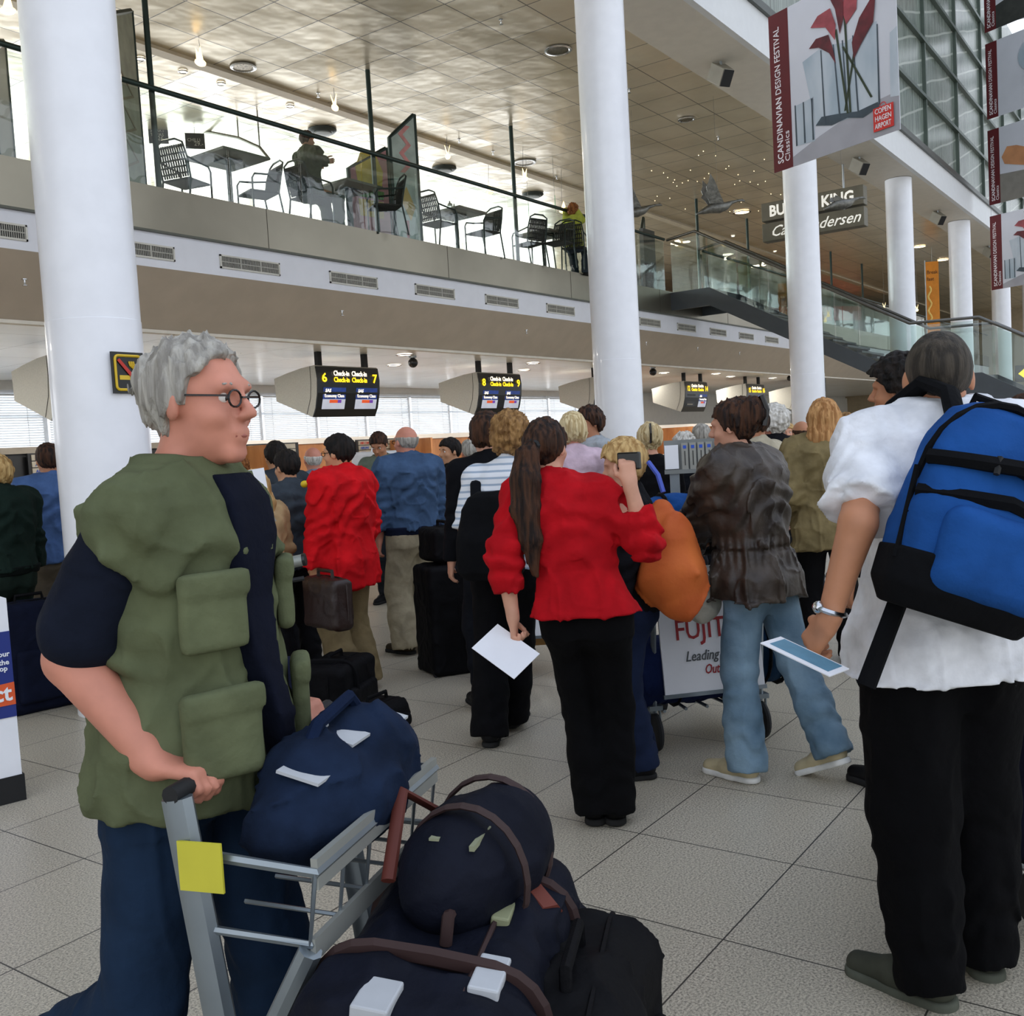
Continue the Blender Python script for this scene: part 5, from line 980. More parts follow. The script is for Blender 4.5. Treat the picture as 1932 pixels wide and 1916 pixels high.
# blue rucksack
def rucksack(M, w, d, h, mats, lab, grp=None, straps=None, detail=True, nm='rucksack'):
    """M: local frame, x away from the wearer's back, y left, z up, origin at the middle of the back panel"""
    e = empty(nm, (0, 0, 0), 0, lab, 'bag', grp); e.matrix_world = M; main, dark = mats
    F = Field((-.06, -w*.75, -h*.65), (d*1.5, w*.75, h*.65), .009)
    F.loft([(-h*.48, d*.5, 0, d*.42, w*.40), (-h*.38, d*.55, 0, d*.55, w*.5), (-h*.05, d*.52, 0, d*.55, w*.5), (h*.3, d*.42, 0, d*.42, w*.43), (h*.44, d*.36, 0, d*.33, w*.32), (h*.5, d*.32, 0, d*.18, w*.18)], n=2.8); 
    F.wrinkle(lambda x, y, z: .010*vnoise(x*12, y*12, z*9)+.005*vnoise(x*30, y*30, z*25)); F.mesh('body', main, e)
    if detail:
        F = Field((-.06, -w*.75, -h*.7), (d*1.5, w*.75, h*.2), .009); F.loft([(-h*.50, d*.5, 0, d*.45, w*.42), (-h*.40, d*.55, 0, d*.57, w*.515), (-h*.24, d*.55, 0, d*.575, w*.52)], n=2.8); F.mesh('base_panel', dark, e)
        F = Field((d*.2, -w*.6, -h*.6), (d*1.8, w*.6, h*.2), .009); F.box((d*1.0, 0, -h*.2), (d*.22, w*.36, h*.2), None, .05); F.wrinkle(lambda x, y, z: .008*vnoise(x*16, y*16, z*14)); F.mesh('front_pocket', main, e)
        for z_, ww in ((h*.22, .36), (h*.06, .36), (-h*.04, .3)):
            pts = [(d*(.50+.50*math.cos(t)) if True else 0, w*.49*math.sin(t), z_-.03*abs(math.sin(t))) for t in np.linspace(-1.25, 1.25, 13)]; MB().tube(pts, .021, 6).build('zip_band', dark, e, smooth=True)
        MB().tube([(d*.55, w*.46*math.cos(t), h*.12+h*.38*math.sin(t)) for t in np.linspace(-.3, PI+.3, 15)], .012, 6).build('main_zip', dark, e, smooth=True)
        for q in (-1, 1): MB().tube([(d*1.0, q*.06, h*.24), (d*1.06, q*.065, h*.16)], .008, 5).build('zip_pull', BLACKM, e); MB().tube([(d*.6, q*w*.50, h*.12), (d*.75, q*w*.5, -h*.3)], .008, 5).build('side_strap', dark, e)
        MB().tube([(0, -.05, h*.46), (.01, -.05, h*.54), (.01, .05, h*.54), (0, .05, h*.46)], .011, 6).build('grab_loop', dark, e)
        MB().tube([(d*.2, -.1, -h*.45), (d*.25, -.12, -h*.9)], .014, 6, flat=2).build('hanging_strap', dark, e)
    for P in (straps or []): MB().tube(P, .021, 8, flat=1.5).build('shoulder_strap', dark, e, smooth=True)
    return e
def on_back(pr, z, back, yaw=0, dy=0): return pr['M'] @ Matrix.Translation(Vector(tuple(pr['sp'](z)+V3(-back, dy, 0)))) @ Matrix.Rotation(PI+yaw, 4, 'Z')
BLUEB = fabric('rucksack_blue', '#1c4a8a', amt=.18, ns=5); DKB = fabric('rucksack_black', '#0c0d10')
sb = [(-.0, q*.09, .20) for q in (1, -1)]
rs = rucksack(on_back(tee, 1.255, .160, .10, .04) @ Matrix.Rotation(-.36, 4, 'X'), .42, .22, .56, (BLUEB, DKB), 'bright blue rucksack with black base on the man in the white t-shirt', None,
    [[(.03, q*.09, .22), (-.03, q*.10, .30), (-.13, q*.125, .325), (-.25, q*.13, .26), (-.31, q*.14, .12)] for q in (1, -1)])
# --- woman in the red blouse
L3 = xy(1102, 1080, 4.08); h3 = 24
red = person(L3, h3, 1.69, 'woman in red blouse and black trousers with a long dark ponytail', ('pony', H_DBR), 'fair', dict(c='#b0121c', kind='shirt', hem=.90, t=.028, sleeve=.78, wr=.011, flare=.16), dict(c='#08080a', t=.018, wr=.004, flare=.02, toe=(.1, .1)), '#0a0a0c', vox=.008, head=(-.35, .02), female=True, build=1.06, lean=.03, side_lean=.10,
    hl=Lw(L3, h3, 968, 1165, 4.02), hr=Lw(L3, h3, 1188, 912, 3.98), fl=foot(L3, h3, 1122, 1512), fr=foot(L3, h3, 1160, 1512), curl=((1.3, (0, -1, 0), (1, 0, 0)), (1.0, (1, 0, 0), (0, 1, 0))), handdir=((.1, .0, -1), (.1, .1, 1)), elb=((-.8, .5, 0), (-.05, -.45, -1)))
p = W(954, 1228, 3.97); card(frame(p, W(1005, 1250, 3.92)-W(928, 1195, 4.02), W(945, 1195, 4.02)-W(905, 1225, 3.97)), .225, .155, PAPER, 'paper_sheets', 'folded white papers held by the woman in the red blouse', 'paper')
c_ = V3(tuple(red['M'] @ Vector(tuple(red['WR'][-1]+V3(.03, 0, .09))))); MB().cbox((0, 0, 0), (.012, .05, .035)).build('mobile_phone', BLACK, bevel=.006, label='small black phone held up by the woman in the red blouse', cat='phone').location = tuple(c_)
# --- woman in the brown leather jacket
L4 = xy(1425, 1000, 4.70); h4 = 78
br_ = person(L4, h4, 1.74, 'woman in dark brown leather jacket and faded jeans walking beside a trolley', ('bun', H_DBR), 'fair', dict(m=mat('leather_brown', '#2b221c', .5, hex2='#4b4036', ns=7, bump=.5, bs=25), kind='jacket', hem=.83, t=.045, wr=.016, flare=.09, waist=1.06), dict(m=mat('jeans_faded', '#4f6a7e', .85, hex2='#7f9aac', ns=4, bump=.3, bs=60), t=.022, wr=.007, flare=.018, pitch=(0, .42), toe=(.05, -.1)), '#b8ab8a', vox=.008, female=True, build=1.1, lean=.06, head=(.35, .12),
    hl=Lw(L4, h4, 1300, 1030, 5.0), hr=V3(.33, -.14, 1.06), fl=foot(L4, h4, 1405, 1438), fr=foot(L4, h4, 1572, 1425, .12), sole='#dcdcd8', face=False, curl=((.8, (0, 0, -1), (0, -1, 0)), (.8, (0, 0, -1), (0, 1, 0))))
# --- queue, row of named looks
shirtst = mat('striped_shirt', '#dfe3ea', .8); 
def stripes(name, a, b, sc_):
    m = bpy.data.materials.new(name); m.use_nodes = True; n = m.node_tree.nodes; l = m.node_tree.links; tc = n.new('ShaderNodeTexCoord'); w = n.new('ShaderNodeTexWave'); w.bands_direction = 'Z'; w.inputs['Scale'].default_value = sc_; w.inputs['Distortion'].default_value = .6; r = n.new('ShaderNodeValToRGB')
    l.new(tc.outputs['Object'], w.inputs['Vector']); l.new(w.outputs['Fac'], r.inputs[0]); r.color_ramp.elements[0].color = (*lin(a), 1); r.color_ramp.elements[1].color = (*lin(b), 1); r.color_ramp.elements[0].position = .1; r.color_ramp.elements[1].position = .35; l.new(r.outputs[0], n['Principled BSDF'].inputs['Base Color']); n['Principled BSDF'].inputs['Roughness'].default_value = .85; return m
L5 = xy(950, 1000, 5.4); h5 = 22
st5 = person(L5, h5, 1.75, 'curly-haired person in white striped shirt and black trousers with a black rucksack', ('curly', H_LBR), 'fair', dict(m=stripes('white_blue_stripes', '#9fb0c4', '#e4e8ee', 9), kind='shirt', hem=.9, t=.022, sleeve=.5, wr=.006), dict(c='#0a0a0d', t=.035, wr=.005, flare=.015), vox=.0095, head=(.1, .1), group=Q, side_lean=-.05,
    fl=foot(L5, h5, 925, 1375), fr=foot(L5, h5, 965, 1345), hl=V3(.16, .2, 1.0), hr=V3(.2, -.16, 1.05))
rucksack(on_back(st5, 1.13, .125, 0, .04), .36, .17, .47, (DKB, fabric('strap_black', '#101216')), 'small black rucksack on the curly-haired person in the striped shirt', None, [[(.03, q*.08, .18), (-.02, q*.09, .27), (-.11, q*.11, .30), (-.20, q*.12, .24), (-.25, q*.13, .1)] for q in (1, -1)], detail=False)
P6 = person(xy(778, 1000, 7.9), 72, 1.79, 'balding man in blue windbreaker and beige trousers waiting in line', ('bald', H_GRY), 'pink', dict(c='#3e5472', kind='jacket', hem=.96, t=.045, wr=.014, band='#141b30', yoke=1.28, belly=.02), dict(c='#9b9179', t=.045, wr=.007, flare=.03, toe=(.3, -.1)), '#3a3226', vox=.0095, build=1.12, head=(.15, .03), glasses=True, group=Q, hr=V3(.05, -.27, .84))
P7 = person(xy(652, 1000, 6.65), 98, 1.72, 'black-haired man in bright red jacket and khaki trousers with glasses', ('short', H_BLK), 'asian', dict(c='#c4141c', kind='jacket', hem=.74, t=.05, wr=.016, flare=.04), dict(c='#7a6b4e', t=.04, wr=.007, flare=.02), '#1b1714', vox=.0095, build=1.12, head=(.12, .02), glasses=True, group=Q, hl=V3(.12, .22, .76), hr=V3(.16, -.18, .95))
def quick(px, py, d, hd, H, lab, **k): return person(xy(px, py, d), hd, H, lab, group=Q, vox=k.pop('vox', .0125), **k)
quick(922, 900, 6.05, 55, 1.79, 'dark-haired man in black top standing in front of the curly-haired person', hair=('full', H_DBR), top=dict(c='#0e0f13', kind='sweater'), legs=dict(c='#14161c'))
quick(548, 950, 7.0, 78, 1.64, 'black-haired man in grey polo with a black collar beside the red jacket', hair=('short', H_BLK), skin='asian', top=dict(c='#3c444c', kind='shirt', t=.03, wr=.012), legs=dict(c='#17171a'), head=(.15, .05), vox=.0105)
quick(528, 950, 7.9, 70, 1.72, 'black-haired man in dark grey jacket just behind the man in the grey polo', hair=('short', H_BLK), skin='asian', top=dict(c='#33393f', kind='jacket', t=.04), legs=dict(c='#1b1c20'))
quick(597, 950, 9.0, 65, 1.68, 'white-haired balding man in blue-grey shirt left of the red jacket', hair=('bald', H_WHT), skin='pink', top=dict(c='#6f7f94', kind='shirt'), legs=dict(c='#55524a'))
quick(735, 950, 10.6, 200, 1.80, 'uniformed man in grey-green shirt bending over behind the printer', hair=('short', H_DBR), skin='tan', top=dict(c='#6d786b', kind='shirt', t=.03), legs=dict(c='#23262b'), head=(0, .6), lean=.1, face=True)
quick(858, 950, 9.0, 145, 1.68, 'young man in black sweater turning his face to the left', hair=('short', H_BLK), skin='asian', top=dict(c='#15130f', kind='sweater', t=.035), legs=dict(c='#17171a'), head=(.25, .05), face=True)
quick(892, 950, 10.2, 60, 1.66, 'grey-haired man in pale grey shirt near the desks', hair=('short', H_GRY), skin='pink', top=dict(c='#a5aaa6', kind='shirt'), legs=dict(c='#3a3d44'))
quick(1088, 950, 7.6, 40, 1.80, 'person with pale blond hair and a pale pink shirt', hair=('bob', H_PLB), skin='pink', top=dict(c='#c9b2c0', kind='shirt'), legs=dict(c='#3a3d44'), female=True)
g_ = quick(1124, 950, 8.2, 150, 1.86, 'dark-haired man in grey shirt with a shoulder strap in front of the second column', hair=('full', H_DBR), skin='tan', top=dict(c='#a7aeb4', kind='shirt', t=.03, wr=.010), legs=dict(c='#2b2e35'), head=(0, .25), hl=V3(.3, .1, 1.15), hr=V3(.3, -.1, 1.15))
quick(1190, 1000, 4.72, 120, 1.58, 'woman with highlighted blond hair and dark jeans behind the raised phone', hair=('bob', H_BLD), skin='fair', top=dict(c='#131419', kind='sweater'), legs=dict(c='#1d2740', t=.025), female=True, vox=.0105, head=(0, .25))
quick(1232, 950, 7.3, 35, 1.69, 'blonde woman with pinned-up hair and a black top', hair=('bun', H_PLB), skin='fair', top=dict(c='#0c0c0f', kind='shirt', collar=False), legs=dict(c='#121317'), female=True)
quick(1297, 950, 9.0, 40, 1.60, 'short woman with pale grey hair by the leaflet stand', hair=('curly', H_WHT), skin='pink', top=dict(c='#14161c', kind='jacket'), legs=dict(c='#22242a'), female=True)
quick(1330, 950, 9.8, 60, 1.68, 'grey-haired man half hidden by the brown leather jacket', hair=('short', H_GRY), skin='pink', top=dict(c='#31435f', kind='shirt'), legs=dict(c='#22242a'))
quick(1432, 950, 7.2, 70, 1.76, 'man in light beige jacket behind the brown-haired woman', hair=('short', H_BRN), skin='tan', top=dict(c='#b3aa94', kind='jacket', t=.04), legs=dict(c='#33312c'))
quick(1466, 950, 8.2, 62, 1.78, 'person with thick white hair in a black blazer', hair=('curly', H_WHT), skin='pink', top=dict(c='#121317', kind='jacket', t=.035), legs=dict(c='#17181c'), female=True, head=(.3, 0), glasses=True)
quick(1491, 950, 12.0, 200, 1.66, 'blond woman facing the camera beyond the black blazer', hair=('bun', H_BLD), skin='fair', top=dict(c='#2b3a66', kind='shirt'), legs=dict(c='#22242a'), female=True, face=True)
quick(1518, 950, 8.8, 50, 1.66, 'balding brown-haired man left of the long blond hair', hair=('bald', H_BRN), skin='tan', top=dict(c='#8a7a5e', kind='jacket'), legs=dict(c='#22242a'))
quick(1560, 950, 6.7, 28, 1.77, 'woman with long strawberry blond hair in an olive jacket and black trousers', hair=('long', H_STR), skin='fair', top=dict(c='#7d6f4e', kind='jacket', hem=.78, t=.045, wr=.014, flare=.04), legs=dict(c='#0b0b0d'), female=True, build=1.12, vox=.0095, hl=V3(.12, .26, 1.0), hr=V3(.2, -.2, 1.0))
quick(1602, 950, 10.5, 80, 1.72, 'short-haired man just right of the long blond hair', hair=('short', H_LBR), skin='tan', top=dict(c='#7b86a0', kind='shirt'), legs=dict(c='#22242a'))
quick(1706, 900, 4.3, 62, 1.86, 'person with bushy black hair behind the man in the white t-shirt', hair=('afro', H_BLK), skin='tan', top=dict(c='#16171c', kind='jacket'), legs=dict(c='#101114'), vox=.0095, head=(.5, .05))
quick(1884, 900, 13.0, 40, 1.66, 'black-haired person in dark green jacket far right', hair=('short', H_BLK), skin='asian', top=dict(c='#2e342b', kind='jacket'), legs=dict(c='#22242a'))
quick(1910, 900, 12.2, 160, 1.64, 'black-haired person in pale patterned shirt far right', hair=('short', H_BLK), skin='tan', top=dict(m=mat('checked_pale', '#b9b0a8', .8, hex2='#8f6f6a', ns=40), kind='shirt'), legs=dict(c='#22242a'))
quick(1938, 950, 6.5, 60, 1.72, 'person in a white shirt at the right edge of the picture', hair=('short', H_BRN), skin='tan', top=dict(c='#dfe1e6', kind='shirt'), legs=dict(c='#22242a'))
quick(2, 1000, 6.9, 100, 1.72, 'person in dark denim jacket and dark jeans at the left edge', hair=('bob', H_BLD), skin='tan', top=dict(c='#16241f', kind='jacket', hem=.95, t=.045, wr=.014, band='#101614'), legs=dict(c='#1a2620', t=.03), build=1.2, hr=V3(.1, -.3, .84))
quick(104, 1000, 7.7, 78, 1.80, 'man in blue shirt and brown trousers beside the near column', hair=('short', H_DBR), skin='tan', top=dict(c='#4a6594', kind='shirt', t=.04, wr=.014), legs=dict(c='#5e564a', t=.035), build=1.1, elb=((-.6, 1, 0), (-.6, -1, 0)), hl=V3(.12, .2, 1.0), hr=V3(.12, -.2, 1.0))
quick(455, 950, 9.4, 60, 1.63, 'person with curly ginger hair behind the striding man', hair=('curly', H_GNG), skin='pink', top=dict(c='#8d7a52', kind='shirt'), legs=dict(c='#33312c'), female=True)
quick(425, 950, 8.0, 75, 1.68, 'dark-haired person in mustard shirt behind the striding man', hair=('short', H_BRN), skin='tan', top=dict(c='#a08344', kind='shirt', t=.035), legs=dict(c='#33312c'), build=1.15)
quick(486, 1000, 6.4, 85, 1.52, 'woman with long blond hair in a sand-coloured jacket behind the leaflet stand', hair=('long', H_BLD), skin='fair', top=dict(c='#b39a72', kind='jacket', t=.045, wr=.014), legs=dict(c='#1a1b20'), female=True, hl=V3(.25, .18, .95), hr=V3(.25, -.18, .95))
# cafe guests
wgx, wgy = mx_, my_
person((wgx-.02, wgy), 0, 1.78, 'man in olive suit sitting in the cafe with folded arms', ('short', H_BRN), 'tan', dict(c='#43493a', kind='jacket', hem=.84, t=.035, wr=.012), dict(c='#4a4f42', t=.03), '#14110f', 'cafe guests on the mezzanine', vox=.011, hipz=.55, z0=MEZ, fl=V3(.46, .1, .085), fr=V3(.46, -.1, .085), hl=V3(.28, -.08, 1.02), hr=V3(.28, .08, .98), head=(-.2, 0), glasses=False)
person((wx-.1, wy), 20, 1.66, 'woman with short red hair in a yellow top sitting by the second column', ('curly', H_GNG), 'fair', dict(c='#a9b04a', kind='shirt', hem=.84), dict(c='#2b3238', t=.03), '#14110f', 'cafe guests on the mezzanine', vox=.012, hipz=.55, z0=MEZ, fl=V3(.42, .1, .085), fr=V3(.42, -.1, .085), hl=V3(.28, .1, 1.05), hr=V3(.22, -.05, 1.12), female=True)
# ================================================================ LUGGAGE, TROLLEYS, STANDS
NAVY = fabric('luggage_navy', '#10131f', rough=.7); BLKB = fabric('luggage_black', '#0b0b0e', rough=.7); NAVB = fabric('pack_navy', '#18244a'); REDB = fabric('pack_red', '#a01c26'); BRNB = mat('leather_dark_brown', '#24110c', .45, amt=.2, bump=.2)
GREYT = mat('trolley_steel', '#8b949a', .35, .75, amt=.08); TAGW = mat('tag_white', '#b9bcc0', .6)
def soft_case(M, w, d, h, m, nm, lab, cat='suitcase', group=None, trim=None, handle=True, straps=0, rd=.06, lump=.010, vox=.011, wheels=True):
    """M places the middle of the bottom; w across, d deep, h high"""
    e = empty(nm, (0, 0, 0), 0, lab, cat, group); e.matrix_world = M
    F = Field((-w*.6-.03, -d*.6-.03, -.03), (w*.6+.03, d*.6+.03, h+.06), vox); F.box((0, 0, h/2), (w/2, d/2, h/2), None, min(rd, d*.45), .01); F.wrinkle(lambda x, y, z: lump*(1.5*vnoise(x*8+w*9, y*8, z*8)+.6*vnoise(x*22, y*22, z*22)+.7*crease(x*7, y*7, z*7))); F.mesh('shell', m, e)
    t = trim or BLKB
    if handle: MB().tube([(-.09, 0, h-.01), (-.085, 0, h+.04), (.085, 0, h+.04), (.09, 0, h-.01)], .012, 8).build('handle', t, e, smooth=True)
    z_ = MB(); z_.tube([(x*(w/2+.002), -d*.18, h/2+y*(h/2+.002)) for x, y in [(math.copysign(abs(math.cos(a))**.35, math.cos(a)), math.copysign(abs(math.sin(a))**.35, math.sin(a))) for a in np.linspace(0, 2*PI, 28, endpoint=False)]], .006, 5, closed=True); z_.build('zip', t, e)
    F = Field((-w*.45, -d*.75-.02, 0), (w*.45, 0, h*.75), vox); F.box((0, -d/2, h*.34), (w*.36, .035, h*.24), None, .03); F.wrinkle(lambda x, y, z: .008*vnoise(x*14, y*14, z*14)); F.mesh('front_pocket', m, e)
    for i in range(straps): x_ = -w*.22+i*w*.44; MB().tube([(x_, x*(d/2+.012), h/2+y*(h/2+.010)) for x, y in [(math.copysign(abs(math.cos(a))**.45, math.cos(a)), math.copysign(abs(math.sin(a))**.45, math.sin(a))) for a in np.linspace(0, 2*PI, 28, endpoint=False)]], .009, 6, closed=True, flat=2.2).build('strap', t, e)
    if wheels:
        for q in (-1, 1): MB().lathe([(.025, -.012), (.025, .012)], (0, 0, 0), 12, Matrix.Translation((q*w*.4, d*.42, .02)) @ Matrix.Rotation(PI/2, 4, 'Y')).build('wheel', RUBBER, e)
    return e
def wheel(e, c, r, ax, nm='wheel', fork=True):
    w = MB().lathe([(r*.35, -.018), (r*.8, -.018), (r*.95, -.012), (r, 0), (r*.95, .012), (r*.8, .018), (r*.35, .018)], (0, 0, 0), 24, Matrix.Translation(c) @ ax).build(nm, RUBBER, e, smooth=True)
    MB().lathe([(0, -.016), (r*.5, -.016), (r*.5, .016), (0, .016)], (0, 0, 0), 16, Matrix.Translation(c) @ ax, caps=False).build('hub', ALU, w, smooth=True)
    if fork:
        k = MB()
        for q in (-1, 1): k.tube([tuple(Vector(c)+ax.to_3x3() @ Vector((0, 0, q*.028))), tuple(Vector(c)+ax.to_3x3() @ Vector((0, 0, q*.028))+Vector((0, 0, r*1.25)))], .007, 6)
        k.cbox((c[0], c[1], c[2]+r*1.25), (.03, .035, .012)); k.build('fork', GREYT, e)
AXY = Matrix.Rotation(PI/2, 4, 'X')
def trolley(loc, hd, lab, text=None, basket=True, hw=.28, label=False, deck=.85, pr=.020):
    """+x is the way it is pushed; the handle is at x = 0"""
    e = empty('luggage_trolley', (loc[0], loc[1], 0), math.radians(hd), lab, 'trolley', 'airport luggage trolleys')
    for q in (-1, 1):
        MB().tube([(.10, q*hw, .16), (.06, q*hw, .55), (.0, q*hw, 1.0)], pr, 8, flat=.7).build('upright', GREYT, e, smooth=True)
        MB().tube([(.07, q*hw, .42), (.25, q*hw, .74)], pr*.7, 8).build('brace', GREYT, e, smooth=True)
        wheel(e, (.09, q*(hw+.0), .105), .10, AXY)
    MB().tube([(0, -hw-.02, 1.01), (0, hw+.02, 1.01)], .017, 10).build('handle', BLACKM, e, smooth=True)
    d_ = MB(); d_.tube([(.1, -hw, .2), (deck, -hw*.6, .17), (deck, hw*.6, .17), (.1, hw, .2)], .016, 8)
    for i in range(5): d_.tube([(.1, -hw*.8+i*hw*.4, .2), (deck, -hw*.5+i*hw*.25, .17)], .009, 6)
    d_.build('deck', GREYT, e, smooth=True); wheel(e, (deck-.06, 0, .07), .07, AXY)
    if basket:
        b_ = MB(); b_.tube([(.02, -hw, .90), (.27, -hw, .88), (.27, hw, .88), (.02, hw, .90)], .010, 6); b_.tube([(.04, -hw, .76), (.25, -hw, .75), (.25, hw, .75), (.04, hw, .76)], .008, 6)
        for i in range(6): y = -hw+hw*.4*i; b_.tube([(.05, y, .76), (.25, y, .75), (.27, y, .88)], .005, 5)
        b_.build('basket', GREYT, e, smooth=True); MB().box((.262, -hw, .85), (.275, hw, .905)).build('basket_front', mat('trolley_flat_grey', '#9a9c96', .45, .3), e)
        MB().box((.25, -hw, .72), (.26, hw, .76)).build('lower_bar', _m['trolley_flat_grey'], e)
    if label: MB().box((.01, -hw-.025, .84), (.10, -hw-.02, .93)).build('yellow_sticker', mat('sticker_yellow', '#c9c23a', .6), e)
    if text:
        hb = .31; M = frame((.035, 0, .62), (0, -1, 0), (.14, 0, 1)); bd = MB().prism([(-hw*.92, -hb), (hw*.92, -hb), (hw*.92, hb), (-hw*.92, hb)], M, .012).build('advert_board', PAPER, e)
        r_ = MB(); r_.prism([(-hw*.95, -hb-.02), (hw*.95, -hb-.02), (hw*.95, -hb), (-hw*.95, -hb)], M, .016); r_.build('board_rail', GREYT, e)
        for s_, x_, y_, sz, m_, w_, sh in text: lettering(s_, sz, m_, M @ Matrix.Translation((x_, y_, .014)), bd, width=w_, shear=sh, bold=.006)
    return e
FR = mat('advert_red', '#a32a30', .6); FG = mat('advert_grey', '#55595c', .6)
# trolley of the striding man
hm = (nh+fh)/2; t1 = trolley((hm[0], hm[1]), h1, 'steel luggage trolley loaded with dark bags pushed by the man in the olive vest', basket=True, label=True, deck=.95, pr=.032)
MT = Rz(math.radians(h1), (hm[0], hm[1], 0))
TAGS = lambda e, lst: [MB().box(a, b).build('light_patch', TAGW, e) for a, b in lst]
b1 = soft_case(MT @ Matrix.Translation((.37, -.06, .20)) @ Matrix.Rotation(.14, 4, 'Y') @ Matrix.Rotation(PI/2+.1, 4, 'Z'), .78, .40, .52, NAVY, 'suitcase', 'large dark navy suitcase standing on the near trolley', group='bags on the near trolley', straps=2, rd=.10, lump=.022, trim=mat('strap_brown', '#301a18', .7), wheels=False)
for x_, y_, w_, h_, m_ in ((-.30, .06, .05, .035, TAGW), (-.18, -.10, .06, .03, TAGW), (.02, .05, .05, .04, mat('label_olive', '#8f9270', .6)), (.05, -.08, .06, .02, mat('label_olive', '#8f9270', .6)), (.28, .02, .05, .03, TAGW)): MB().box((x_-w_, y_-h_, .51), (x_+w_*.8, y_+h_*.8, .534)).build('luggage_label', m_, b1, bevel=.004)
MB().tube([(.10, -.16, .50), (.22, -.05, .532), (.36, .10, .50)], .022, 6, flat=1.5).build('rust_band', mat('rust_band', '#6a2f22', .7), b1, smooth=True)
b2 = soft_case(MT @ Matrix.Translation((.66, -.05, .19)) @ Matrix.Rotation(PI/2+.1, 4, 'Z'), .58, .26, .44, BLKB, 'holdall', 'bulging black holdall in front of the navy suitcase on the near trolley', 'bag', 'bags on the near trolley', straps=0, rd=.11, lump=.024, wheels=False)
F = Field((-.2, -.42, -.2), (.4, .42, .32), .011); F.chain([V3(0, -.20, -.02), V3(.0, -.06, .02), V3(.01, .10, .03), V3(.0, .24, .0)], [.07, .10, .11, .08], .05); F.ell((.03, .02, -.03), (.10, .22, .08), None, .05); F.wrinkle(lambda x, y, z: .03*vnoise(x*9, y*9, z*9)+.012*vnoise(x*24, y*24, z*20)+.012*crease(x*9, y*9, z*9))
e = empty('blue_travel_bag', (0, 0, 0), 0, 'soft blue bag bulging out of the near trolley basket', 'bag'); e.matrix_world = MT @ Matrix.Translation((.15, .02, .92)); F.mesh('shell', fabric('bag_denim', '#172338', amt=.4, ns=6), e)
MB().tube([(0, -.12, .08), (.01, -.06, .15), (.01, .08, .17), (.01, .16, .09)], .014, 8).build('handle', fabric('bag_handle', '#13213c'), e, smooth=True)
for a, b_, c_ in ((-.14, .065, .0), (-.01, .10, .0), (.14, .10, .02)): MB().box((c_-.04, a-.04, b_+.018), (c_+.05, a+.04, b_+.024), Matrix.Rotation(.25, 4, 'Y')).build('paper_tag', TAGW, e)
F = Field((-.2, -.3, -.16), (.25, .3, .3), .011); F.ell((0, 0, .02), (.12, .2, .13), None, .05); F.ell((.05, .1, .03), (.1, .12, .12), None, .05); F.wrinkle(lambda x, y, z: .02*vnoise(x*10, y*10, z*10)+.006*crease(x*10, y*10, z*10)); e = empty('shoulder_bag', (0, 0, 0), 0, 'black rounded shoulder bag on top of the bags on the near trolley', 'bag', 'bags on the near trolley'); e.matrix_world = MT @ Matrix.Translation((.42, .05, .74)); F.mesh('shell', NAVY, e); MB().tube([(-.1, -.15, .05), (-.13, 0, .17), (-.1, .16, .06)], .009, 8, flat=1.6).build('strap', mat('strap_rust', '#5a2418', .7), e, smooth=True)
for q_ in (-.07, .10): MB().tube([(.02+.125*math.cos(t), q_+.02, .02+.145*math.sin(t)) for t in np.linspace(0, 2*PI, 24, endpoint=False)], .006, 6, closed=True, flat=2).build('band', mat('strap_brown2', '#33201e', .7), e)
for a, b_ in (((-.02, -.13, .125), (.0, -.03, .13)), ((.06, -.13, .11), (.07, -.03, .12))): MB().box(a, b_).build('light_patch', mat('patch_olive', '#8c8f74', .6), e)
# trolley with the big advert board
c4 = on(2, 1338, 1404, 0); a4 = math.radians(47)
T4 = trolley((c4[0]-.10*math.cos(a4), c4[1]-.10*math.sin(a4)), 47, 'luggage trolley with a white advert board in red letters beside the faded jeans', [('&', .02, .13, .10, FR, .07, 0), ('FUJITSU', -.19, -.045, .145, FR, .40, 0), ('Leading edge', -.145, -.155, .072, FG, .30, .3), ('Outsourcing', -.05, -.225, .068, FR, .24, .3)], basket=True, hw=.29)
M4 = Rz(a4, (c4[0]-.10*math.cos(a4), c4[1]-.10*math.sin(a4), 0))
def pack(M, w, d, h, m, lab, nm='hiking_pack', m2=None, cat='bag', grp=None, straps=True, sd=0):
    e = empty(nm, (0, 0, 0), 0, lab, cat, grp); e.matrix_world = M
    F = Field((-w*.65, -d*.75, -h*.62), (w*.65, d*.75, h*.62), .012); F.ell((0, 0, 0), (w*.5, d*.5, h*.48), None, .05); F.box((0, 0, 0), (w*.42, d*.4, h*.38), None, .09, .06); F.wrinkle(lambda x, y, z: .026*vnoise(x*8+sd, y*8, z*8)+.010*crease(x*9, y*9+sd, z*9)+.012*vnoise(x*22+sd, y*22, z*20)); F.mesh('body', m, e)
    if straps:
        for q in (-.22, .12): MB().tube([(w*q+w*.55*math.cos(t)*.0, d*.53*math.cos(t), h*.50*math.sin(t)) for t in np.linspace(0, 2*PI, 18, endpoint=False)], .009, 6, closed=True, flat=1.5).build('strap', BLKB, e)
        MB().tube([(w*.45, 0, -.05), (w*.5, -.02, -h*.4), (w*.53, -.03, -h*.55)], .010, 6, flat=1.6).build('loose_strap', NAVB, e)
    if m2: F = Field((-w*.65, -d*.8, -h*.6), (w*.65, d*.8, h*.6), .012); F.ell((-w*.18, -d*.38, 0), (w*.12, d*.2, h*.4), None, .03); F.mesh('red_pocket', m2, e)
    return e
